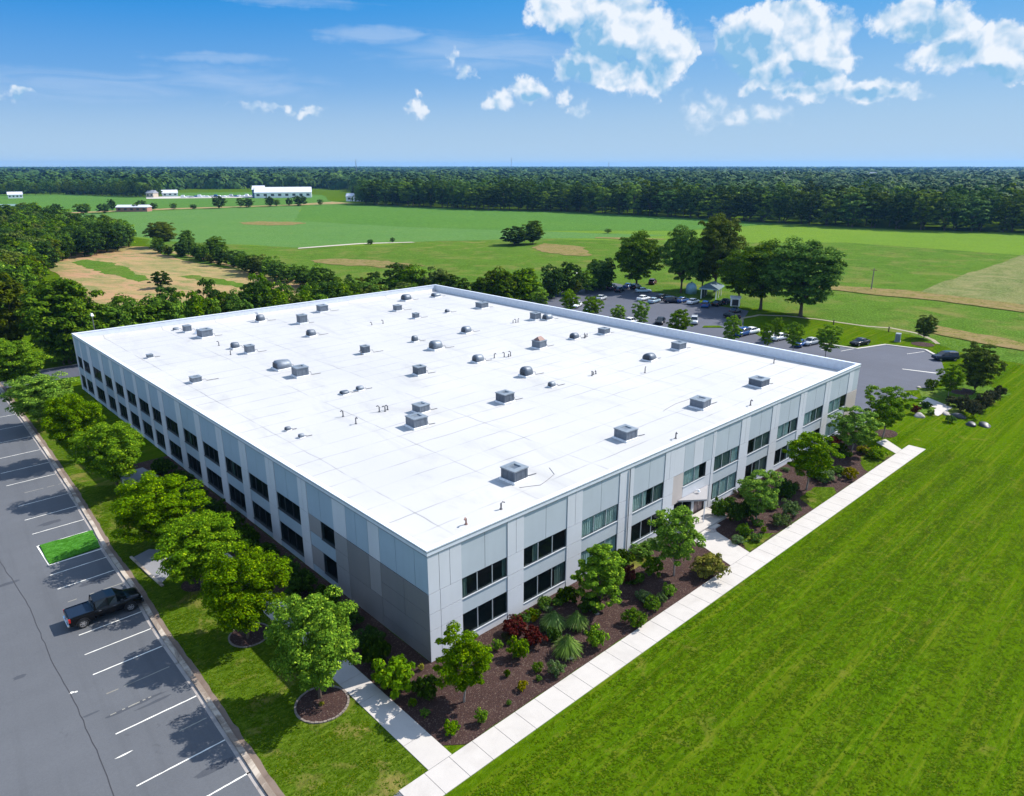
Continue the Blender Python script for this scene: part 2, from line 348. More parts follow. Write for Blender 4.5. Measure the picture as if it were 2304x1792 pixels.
M['roof']=roofm()
M['unit']=plain('unit_grey_metal',(.13,.155,.19),.5,.2,.2,2,.4); M['unit_top']=plain('unit_top_metal',(.19,.22,.25),.45,.2,.2,2); M['unit_dark']=plain('unit_dark_grille',(.025,.028,.033),.6); M['curb']=plain('roof_curb_white',(.72,.72,.73),.6); M['dark_hood']=plain('hood_metal',(.08,.10,.13),.5,.2,.25,2); M['pipe']=plain('pipe_metal',(.13,.13,.14),.5,.3,.3,4); M['white']=plain('white_paint',(.78,.78,.79),.4); M['rust']=plain('rusty_metal',(.22,.13,.11),.7)
def glassm(name,c,tr=.35):
    m=Mat(name).set(rough=.04,spec=.8,color=c); t=m.N.new('ShaderNodeBsdfTransparent'); t.inputs[0].default_value=(.9,.97,.96,1); mx=m.N.new('ShaderNodeMixShader'); mx.inputs[0].default_value=tr
    n=m.noise(m.pos,.5,2,.5); m.bump(n,.08,.05)
    m.L.new(m.b.outputs[0],mx.inputs[1]); m.L.new(t.outputs[0],mx.inputs[2]); m.L.new(mx.outputs[0],m.N['Material Output'].inputs[0]); return m.m
M['glass']=glassm('window_glass',(.010,.016,.018),.84); M['cglass']=plain('car_glass',(.006,.010,.013),.08,0,.1,3,.5)
def curtain(name,c):
    m=Mat(name).set(rough=.9); s=m.noise(m.pos,2.6,3,.6,0,(1,1,.02)); s2=m.noise(m.pos,9,2,.6,0,(1,1,.02)); a=m.mix(m.rng(s,.3,.7),tuple(x*.55 for x in c),c); a=m.mix(m.rng(s2,.35,.7,0,.6),a,tuple(x*.5 for x in c)); m.col(a); return m.m
M['curtain']=curtain('grey_green_curtain',(.66,.76,.74)); M['curtain_dark']=curtain('dark_curtain',(.15,.20,.18)); M['interior']=plain('dark_interior',(.03,.03,.033),.9)
M['frame']=plain('window_frame_dark',(.055,.06,.07),.4,.4); M['mullion']=plain('window_mullion',(.42,.45,.48),.4,.2); M['door']=plain('brown_door',(.085,.065,.07),.5)
def foliage(name,c,var=.25,tr=.30,hue=.012,yel=None,vlo=.78,vhi=1.28,dk=.75):
    m=Mat(name); m.set(rough=.8,spec=.03)
    oi=m.N.new('ShaderNodeObjectInfo'); ri=m.geo.outputs['Random Per Island']
    nn=m.noise(m.obj,.55,3,.6)
    a=m.mix(m.rng(nn,.35,.65),tuple(x*(1-var) for x in c),(c[0]*1.25,c[1]*1.12,c[2]*.9))
    if yel: a=m.mix(m.rng(ri,.76,1,0,.85),a,yel)
    a=m.mix(m.rng(ri,0,.55,dk,0),a,tuple(x*.42 for x in c))
    a=m.hsv(a,m.rng(oi.outputs['Random'],0,1,.5-hue,.5+hue*.8),m.rng(oi.outputs['Random'],0,1,1.08,.9),m.rng(oi.outputs['Random'],0,1,vlo,vhi))
    m.col(a)
    t=m.N.new('ShaderNodeBsdfTranslucent'); m.L.new(a,t.inputs[0]); mx=m.N.new('ShaderNodeMixShader'); mx.inputs[0].default_value=tr
    m.L.new(m.b.outputs[0],mx.inputs[1]); m.L.new(t.outputs[0],mx.inputs[2]); m.L.new(mx.outputs[0],m.N['Material Output'].inputs[0]); return m.m
M['leaf_bright']=foliage('bright_foliage',(.092,.205,.003),hue=.0035,yel=(.33,.45,.006)); M['leaf_mid']=foliage('green_foliage',(.062,.140,.006),yel=(.19,.27,.012)); M['leaf_dark']=foliage('dark_foliage',(.028,.070,.007),yel=(.10,.17,.012)); M['leaf_olive']=foliage('olive_foliage',(.080,.125,.010),yel=(.13,.15,.03))
M['leaf_red']=foliage('red_foliage',(.075,.016,.014),hue=.01,yel=(.15,.06,.03)); M['leaf_yellow']=foliage('yellow_foliage',(.26,.26,.012)); M['leaf_gold']=foliage('golden_foliage',(.16,.17,.02),yel=(.3,.24,.04)); M['leaf_sage']=foliage('sage_foliage',(.085,.15,.04),yel=(.16,.2,.12)); M['leaf_thick']=foliage('brown_green_foliage',(.045,.055,.022),yel=(.10,.08,.04)); M['blade']=foliage('grass_blades',(.11,.20,.03),yel=(.26,.3,.09))
M['bark']=plain('grey_brown_bark',(.085,.062,.045),.9,0,.3,6,.2,.4); M['bark_pale']=plain('pale_bark',(.22,.19,.17),.85,0,.3,6,.2,.4)
M['line']=concrete('worn_white_paint',(.66,.64,.58),dirt=.6); M['line_worn']=concrete('faded_paint',(.24,.23,.20),dirt=.9); M['stone']=plain('grey_stone',(.28,.25,.23),.85,0,.25,2,.3,.4); M['black_rock']=plain('black_rock',(.02,.022,.026),.5,0,.3,3,.5,.3); M['edging']=plain('stone_edging',(.17,.14,.12),.8,0,.3,5)
M['tyre']=plain('tyre_rubber',(.018,.018,.019),.8); M['rim']=plain('alloy_rim',(.42,.40,.40),.3,.7); M['lamp_red']=plain('red_lamp_plastic',(.45,.015,.01),.2); M['lamp_clear']=plain('clear_lamp_plastic',(.65,.68,.72),.15,.2); M['chrome']=plain('chrome_trim',(.6,.62,.65),.15,.9); M['soil']=concrete('kerb_soil',(.16,.12,.095),dirt=.9); M['soil_path']=concrete('pale_earth_path',(.27,.23,.16),dirt=.8); M['stain']=asphalt('stained_asphalt',(.050,.054,.064)); M['black_trim']=plain('black_trim',(.012,.012,.014),.5)
paints={'black':(.006,.0065,.010),'navy':(.012,.025,.065),'blue':(.02,.07,.22),'white':(.70,.71,.72),'silver':(.36,.38,.40),'pale':(.28,.38,.46),'purple':(.06,.045,.10),'red':(.20,.015,.03)}
paints={k:(v if sum(v)>.3 else tuple(x*.35 for x in v)) for k,v in paints.items()}
def paint(k):
    n='paint_'+k
    if n not in M: M[n]=plain('car_paint_'+k,paints[k],.25,.0,.06,2,.3,0,.12)
    return M[n]

# ------------------------------------------------------------------ DATA (metres; x along the lit facade, y along the shaded facade)
TREES = [
  (-7.87, 2.24, 8.47, 3.39, 'broad', 'broad bright green tree in the round mulch bed beside the narrow footpath', 'lawn trees between the car park and the shaded facade'),
  (-8.6, 12.05, 7.8, 3.83, 'broad', 'broad lime green tree in a half hidden mulch ring, second from the footpath corner', 'lawn trees between the car park and the shaded facade'),
  (-8.34, 21.93, 7.17, 4.23, 'broad', 'leafy green tree between the grey slab and the shaded facade, third tree from the footpath', 'lawn trees between the car park and the shaded facade'),
  (-8.73, 30.98, 7.81, 4.57, 'broad', 'wide lime topped tree just past the grass island, in front of the grey table slab', 'lawn trees between the car park and the shaded facade'),
  (-7.82, 47.6, 8.56, 4.15, 'broad', 'dense mid green tree leaning over the lawn behind the grey table slab', 'lawn trees between the car park and the shaded facade'),
  (-8.85, 60.63, 9.32, 3.72, 'broad', 'yellow tinged tree with a ragged crown in the middle of the crowded far lawn row', 'lawn trees between the car park and the shaded facade'),
  (-8.33, 77.57, 7.88, 5.28, 'broad', 'pale green tree of the far lawn row, partly hiding the last facade windows', 'lawn trees between the car park and the shaded facade'),
  (-8.05, 100.15, 8.82, 5.28, 'broad', 'big pale green tree at the left picture edge by the end of the kerb', 'lawn trees between the car park and the shaded facade'),
  (2.77, 114.1, 16.48, 7.35, 'dense', 'tall dark green tree with a dense crown behind the far left building corner', None),
  (-5.14, 123.86, 17.5, 5.4, 'dense', 'tall olive tree at the left picture edge behind the lawn row', None),
  (-0.84, -4.81, 5.8, 2.21, 'young', 'bright green young tree with a pale trunk in front of the near building corner', 'small trees in the mulch bed along the lit facade'),
  (14.21, -4.07, 6.65, 2.4, 'cone', 'cone topped bright green tree in the mulch bed below the curtained windows', 'small trees in the mulch bed along the lit facade'),
  (23.08, -5.31, 7.18, 2.56, 'young', 'round headed young tree in the mulch bed left of the entrance steps', 'small trees in the mulch bed along the lit facade'),
  (37.72, -5.2, 6.02, 2.38, 'young', 'pale green spreading tree right of the entrance between two dark shrubs', 'small trees in the mulch bed along the lit facade'),
  (49.17, -5.1, 7.36, 3.07, 'young', 'darker green tree with a clear straight trunk right of the entrance', 'small trees in the mulch bed along the lit facade'),
  (63.42, -4.13, 6.72, 3.12, 'young', 'deep green rounded tree near the far end of the mulch bed', 'small trees in the mulch bed along the lit facade'),
  (72.37, -4.57, 7.59, 3.21, 'young', 'loose crowned tree in a small mulch ring past the far end of the facade', 'small trees in the mulch bed along the lit facade'),
  (105.36, -6.41, 8.59, 3.05, 'dense', 'dark oval tree in a mulch mound at the end of the rear car park', None),
  (98.13, -4.74, 5.81, 2.28, 'young', 'yellow green bushy tree beside the dark oval tree at the car park end', None),
  (140.23, 12.78, 5.45, 2.13, 'dense', 'small dark lone tree in a mulch ring on the grass by the rear path', None),
  (146.67, 93.7, 17.75, 7.19, 'oak', 'big dark tree at the rear car park nearest the hedgerow', 'big old trees by the rear car park'),
  (151.38, 81.33, 19.76, 6.13, 'oak', 'big tree with a bare forked trunk behind the parked cars', 'big old trees by the rear car park'),
  (160.72, 75.91, 22.54, 7.73, 'oak', 'tallest olive green tree of the clump behind the dark shelter', 'big old trees by the rear car park'),
  (149.96, 62.07, 14.5, 5.6, 'oak', 'lower bright tree filling the gap above the white hut', 'big old trees by the rear car park'),
  (160.83, 80.4, 13.37, 4.6, 'oak', 'low dark tree right behind the pale blue tank', 'big old trees by the rear car park'),
  (145.07, 52.99, 18.19, 7.79, 'oak', 'broad dark tree beside the small white hut', 'big old trees by the rear car park'),
  (143.79, 41.78, 19.57, 9.54, 'oak', 'massive rounded dark tree on a single trunk at the right end of the big clump', 'big old trees by the rear car park'),
  (102.27, 89.78, 6.15, 2.65, 'young', 'bushy yellow green tree at the start of the planted row behind the long parapet', 'young trees between the building and the rear car park'),
  (103.11, 80.79, 6.65, 2.73, 'young', 'narrow bright tree behind the long parapet beside a bushy neighbour', 'young trees between the building and the rear car park'),
  (100.49, 71.16, 6.79, 2.82, 'young', 'broad bright green tree behind the parapet at the white car', 'young trees between the building and the rear car park'),
  (102.91, 65.34, 5.09, 2.14, 'young', 'small olive and rust tinted tree behind the parapet', 'young trees between the building and the rear car park'),
  (102.6, 58.84, 6.83, 2.23, 'young', 'round headed young tree standing against the open asphalt', 'young trees between the building and the rear car park'),
  (99.36, 46.48, 7.38, 2.76, 'young', 'pointed bushy tree between two parked cars behind the parapet', 'young trees between the building and the rear car park'),
  (101.84, 35.85, 7.31, 2.14, 'young', 'thin pale tree beside the small grass island of the rear car park', 'young trees between the building and the rear car park'),
  (105.82, 30.52, 5.68, 1.43, 'young', 'narrow young tree with a bare stem, left of a pair by the parked cars', 'young trees between the building and the rear car park'),
  (114.86, 33.07, 5.37, 1.71, 'young', 'young tree standing just behind the narrow bare stemmed one', 'young trees between the building and the rear car park'),
  (107.61, 25.74, 6.61, 2.14, 'young', 'bright young tree with a forked stem above the far parapet', 'young trees between the building and the rear car park'),
  (108.38, 19.58, 6.8, 2.52, 'young', 'darker young tree with two thin stems by the end of the parapet', 'young trees between the building and the rear car park'),
  (45.24, 192.53, 5.44, 3.22, 'bush', 'dark round tree standing alone on the brown dirt field', None),
  (206.72, 209.72, 8.65, 7.97, 'bush', 'dark wide thicket tree in the middle of the open meadow', None),
  (217.46, 208.26, 11.14, 5.59, 'dense', 'upright grey green tree beside the thicket in the middle of the meadow', None),
  (85.16, 310.2, 11.86, 7.0, 'oak', 'tall thin crowned tree at the left end of the hedgerow gap', None),
  (82.27, 271.53, 10.66, 3.52, 'dense', 'dark cone shaped tree in the hedgerow beside the thin crowned tree', None),
  (84.47, 248.39, 9.45, 4.53, 'oak', 'dark two headed tree standing proud of the hedgerow', None),
  (159.47, 256.96, 2.56, 1.74, 'bush', 'small dark bush at the gravel strip in the meadow, left of a pair', None),
  (173.05, 258.95, 2.42, 1.34, 'bush', 'small dark bush at the gravel strip in the meadow, right of a pair', None),
  (285.2, 218.91, 2.72, 2.03, 'bush', 'tiny grey bush alone on the open meadow', None),
  (105.67, 595.1, 8.72, 4.5, 'bush', 'round dark tree left of the row on the far field boundary', 'trees along the far field boundary'),
  (94.69, 584.18, 4.9, 3.71, 'bush', 'small dark bush at the left end of the far field boundary', 'trees along the far field boundary'),
  (121.29, 587.77, 8.8, 6.46, 'bush', 'two headed dark tree on the far field boundary', 'trees along the far field boundary'),
  (137.42, 595.52, 7.66, 5.76, 'bush', 'leaning dark tree left of the long white roof on the far boundary', 'trees along the far field boundary'),
  (153.17, 630.83, 9.24, 3.82, 'bush', 'tall narrow tree just left of the long white roof on the far boundary', 'trees along the far field boundary'),
  (163.83, 603.42, 6.89, 3.74, 'bush', 'small tree just right of the long white roof', 'trees along the far field boundary'),
  (170.75, 614.31, 8.5, 5.35, 'bush', 'full round tree right of the long white roof', 'trees along the far field boundary'),
  (182.24, 621.64, 5.67, 3.91, 'bush', 'low bushes trailing right of the full round tree', 'trees along the far field boundary'),
  (194.49, 610.13, 5.67, 2.93, 'bush', 'ball shaped dark bush on the boundary near the middle field', 'trees along the far field boundary'),
  (209.05, 605.8, 4.2, 3.16, 'bush', 'low dark bush between two gravel stretches of the boundary', 'trees along the far field boundary'),
  (227.42, 598.1, 10.78, 6.78, 'bush', 'tall ragged tree on the far boundary below the parked vehicles', 'trees along the far field boundary'),
  (250.39, 606.48, 8.76, 3.71, 'bush', 'slim grey tree on the far boundary', 'trees along the far field boundary'),
  (251.99, 594.76, 8.27, 5.3, 'bush', 'dark flat topped tree on the far boundary', 'trees along the far field boundary'),
  (272.5, 596.14, 9.26, 4.79, 'bush', 'dark tree below the left end of the white hall', 'trees along the far field boundary'),
  (280.34, 599.46, 6.52, 3.8, 'bush', 'small round tree close to the left end of the white hall', 'trees along the far field boundary'),
  (299.57, 592.32, 9.47, 7.47, 'bush', 'reddish dark tree below the middle of the white hall', 'trees along the far field boundary'),
  (292.4, 599.05, 7.42, 3.63, 'bush', 'slim tree below the white hall', 'trees along the far field boundary'),
  (317.05, 587.08, 5.84, 2.81, 'bush', 'small bush at the right end of the far boundary', 'trees along the far field boundary'),
]
HEDGE_A = [
  (76.58, 289.74, 6.6, 3.3),
  (75.87, 285.55, 4.1, 1.98),
  (76.5, 278.98, 4.4, 2.04),
  (75.89, 276.27, 4.05, 2.16),
  (79.14, 271.69, 4.56, 2.18),
  (79.85, 269.81, 4.01, 1.61),
  (78.23, 267.74, 7.05, 3.26),
  (81.61, 263.65, 4.72, 2.56),
  (79.76, 257.33, 5.05, 1.96),
  (80.93, 254.81, 5.05, 2.47),
  (81.93, 252.71, 5.08, 2.14),
  (78.62, 250.97, 6.47, 2.36),
  (78.49, 245.96, 6.96, 2.99),
  (78.65, 240.05, 4.03, 2.18),
  (82.57, 240.62, 6.65, 2.83),
  (81.93, 233.0, 5.84, 2.93),
  (78.73, 232.13, 7.01, 2.64),
  (82.64, 226.84, 6.14, 3.29),
  (80.01, 222.08, 5.09, 1.91),
  (82.77, 219.27, 6.41, 2.37),
  (79.73, 214.2, 5.87, 2.77),
  (79.53, 210.16, 5.59, 2.99),
  (81.21, 208.6, 5.73, 2.86),
  (80.53, 202.93, 6.21, 2.75),
  (78.2, 202.58, 6.96, 3.83),
  (78.48, 197.63, 7.42, 3.7),
  (78.03, 193.33, 5.02, 2.17),
  (78.63, 190.19, 7.36, 3.12),
  (79.17, 190.16, 4.95, 2.12),
  (78.4, 184.17, 6.71, 3.39),
  (76.58, 180.69, 6.47, 3.27),
  (79.5, 177.1, 5.03, 2.37),
  (76.45, 175.06, 5.91, 2.65),
  (78.85, 168.28, 6.27, 3.02),
  (77.06, 167.03, 6.9, 3.62),
  (79.96, 162.11, 7.42, 3.42),
  (80.04, 159.46, 6.93, 3.4),
  (76.99, 156.0, 6.56, 3.08),
  (79.28, 152.5, 5.47, 2.63),
  (77.64, 147.33, 4.1, 1.98),
  (79.98, 143.07, 6.4, 2.88),
  (78.17, 140.68, 4.19, 1.65),
  (80.01, 137.44, 4.12, 1.96),
  (82.41, 131.33, 4.83, 2.11),
]
HEDGE_B = [
  (78.86, 133.33, 6.96, 2.61),
  (79.58, 130.26, 8.18, 3.01),
  (85.22, 127.39, 10.25, 4.74),
  (82.18, 126.81, 6.72, 2.77),
  (86.15, 123.45, 10.31, 4.93),
  (86.31, 124.36, 5.15, 1.69),
  (86.53, 121.07, 9.85, 3.4),
  (87.33, 122.98, 10.33, 4.99),
  (92.1, 118.31, 6.06, 2.32),
  (89.99, 115.73, 10.41, 4.11),
  (90.56, 114.37, 8.23, 3.76),
  (92.5, 111.99, 4.58, 2.23),
  (91.86, 109.73, 5.97, 2.97),
  (93.8, 111.55, 8.15, 3.43),
  (96.91, 107.63, 5.21, 2.12),
  (96.77, 107.95, 6.28, 2.34),
  (95.87, 105.6, 8.04, 3.15),
  (100.75, 103.21, 9.83, 4.48),
  (102.89, 106.31, 7.95, 3.15),
  (103.13, 106.5, 6.81, 2.31),
  (102.22, 105.86, 9.48, 4.16),
  (108.33, 105.48, 6.22, 2.04),
  (108.54, 101.88, 7.79, 2.58),
  (107.95, 101.15, 9.37, 4.35),
  (109.79, 103.98, 8.48, 4.2),
  (112.02, 104.56, 8.71, 2.99),
  (117.47, 100.23, 10.21, 3.66),
  (119.03, 101.77, 5.4, 1.79),
  (117.55, 101.47, 4.76, 1.5),
  (122.59, 104.38, 7.95, 2.6),
  (124.02, 101.91, 6.39, 3.12),
  (126.4, 99.9, 4.83, 2.06),
  (127.56, 102.77, 9.96, 3.51),
  (130.65, 102.19, 6.03, 1.97),
  (132.08, 100.2, 6.73, 2.98),
  (134.01, 99.72, 5.01, 1.63),
  (137.06, 102.1, 5.93, 2.16),
  (138.24, 99.59, 4.68, 1.54),
  (137.27, 100.01, 8.59, 4.25),
  (138.32, 103.1, 9.42, 3.49),
  (142.55, 101.47, 6.5, 2.45),
  (144.51, 104.25, 9.49, 3.67),
]
BELT_C = [
  (1.7, 113.97, 11.37, 3.87),
  (3.03, 117.96, 9.39, 2.96),
  (3.5, 114.92, 12.56, 3.72),
  (6.17, 114.0, 10.88, 4.41),
  (7.44, 114.14, 10.86, 3.07),
  (8.06, 115.59, 10.5, 3.56),
  (11.06, 114.7, 10.02, 3.37),
  (11.17, 116.87, 9.94, 3.72),
  (12.46, 113.15, 10.48, 4.49),
  (15.33, 120.74, 10.89, 4.51),
  (15.74, 113.66, 10.16, 4.05),
  (18.51, 115.63, 9.8, 2.94),
  (19.06, 114.84, 10.6, 4.56),
  (20.88, 117.12, 10.87, 3.38),
  (23.16, 113.56, 9.65, 3.31),
  (24.59, 123.4, 11.58, 3.63),
  (26.75, 114.99, 9.24, 4.22),
  (27.17, 114.45, 11.19, 4.58),
  (28.94, 114.3, 9.38, 3.02),
  (31.25, 118.91, 12.74, 2.99),
  (31.49, 104.45, 10.59, 3.0),
  (33.06, 118.07, 10.22, 2.99),
  (34.18, 112.74, 9.72, 3.76),
  (36.45, 119.31, 9.34, 3.43),
  (37.42, 108.88, 12.69, 3.92),
  (40.46, 116.14, 9.07, 3.82),
  (41.27, 109.14, 10.51, 3.96),
  (43.3, 123.13, 10.23, 3.66),
  (45.05, 106.02, 9.46, 3.43),
  (45.13, 121.72, 12.28, 3.43),
  (46.76, 104.74, 9.98, 3.04),
  (48.91, 119.77, 9.98, 3.0),
  (51.0, 104.43, 8.7, 3.39),
  (51.9, 114.99, 9.47, 3.43),
  (54.2, 109.0, 11.14, 4.01),
  (55.77, 119.75, 9.55, 4.29),
  (57.11, 112.59, 10.55, 4.09),
  (57.89, 122.12, 6.96, 3.12),
  (59.03, 105.52, 6.66, 4.05),
  (61.02, 114.64, 7.91, 3.85),
  (62.05, 104.46, 6.33, 3.51),
  (65.27, 123.49, 7.53, 3.29),
  (65.96, 107.26, 6.83, 2.92),
  (67.82, 122.27, 7.82, 3.06),
  (69.26, 105.54, 7.77, 3.66),
  (71.63, 121.95, 6.3, 3.44),
  (73.13, 108.15, 7.09, 3.65),
  (74.39, 123.36, 7.33, 4.55),
  (75.59, 104.93, 8.04, 3.61),
  (76.05, 123.78, 6.08, 3.88),
  (78.46, 111.94, 6.98, 3.27),
  (79.6, 116.01, 7.41, 3.51),
]
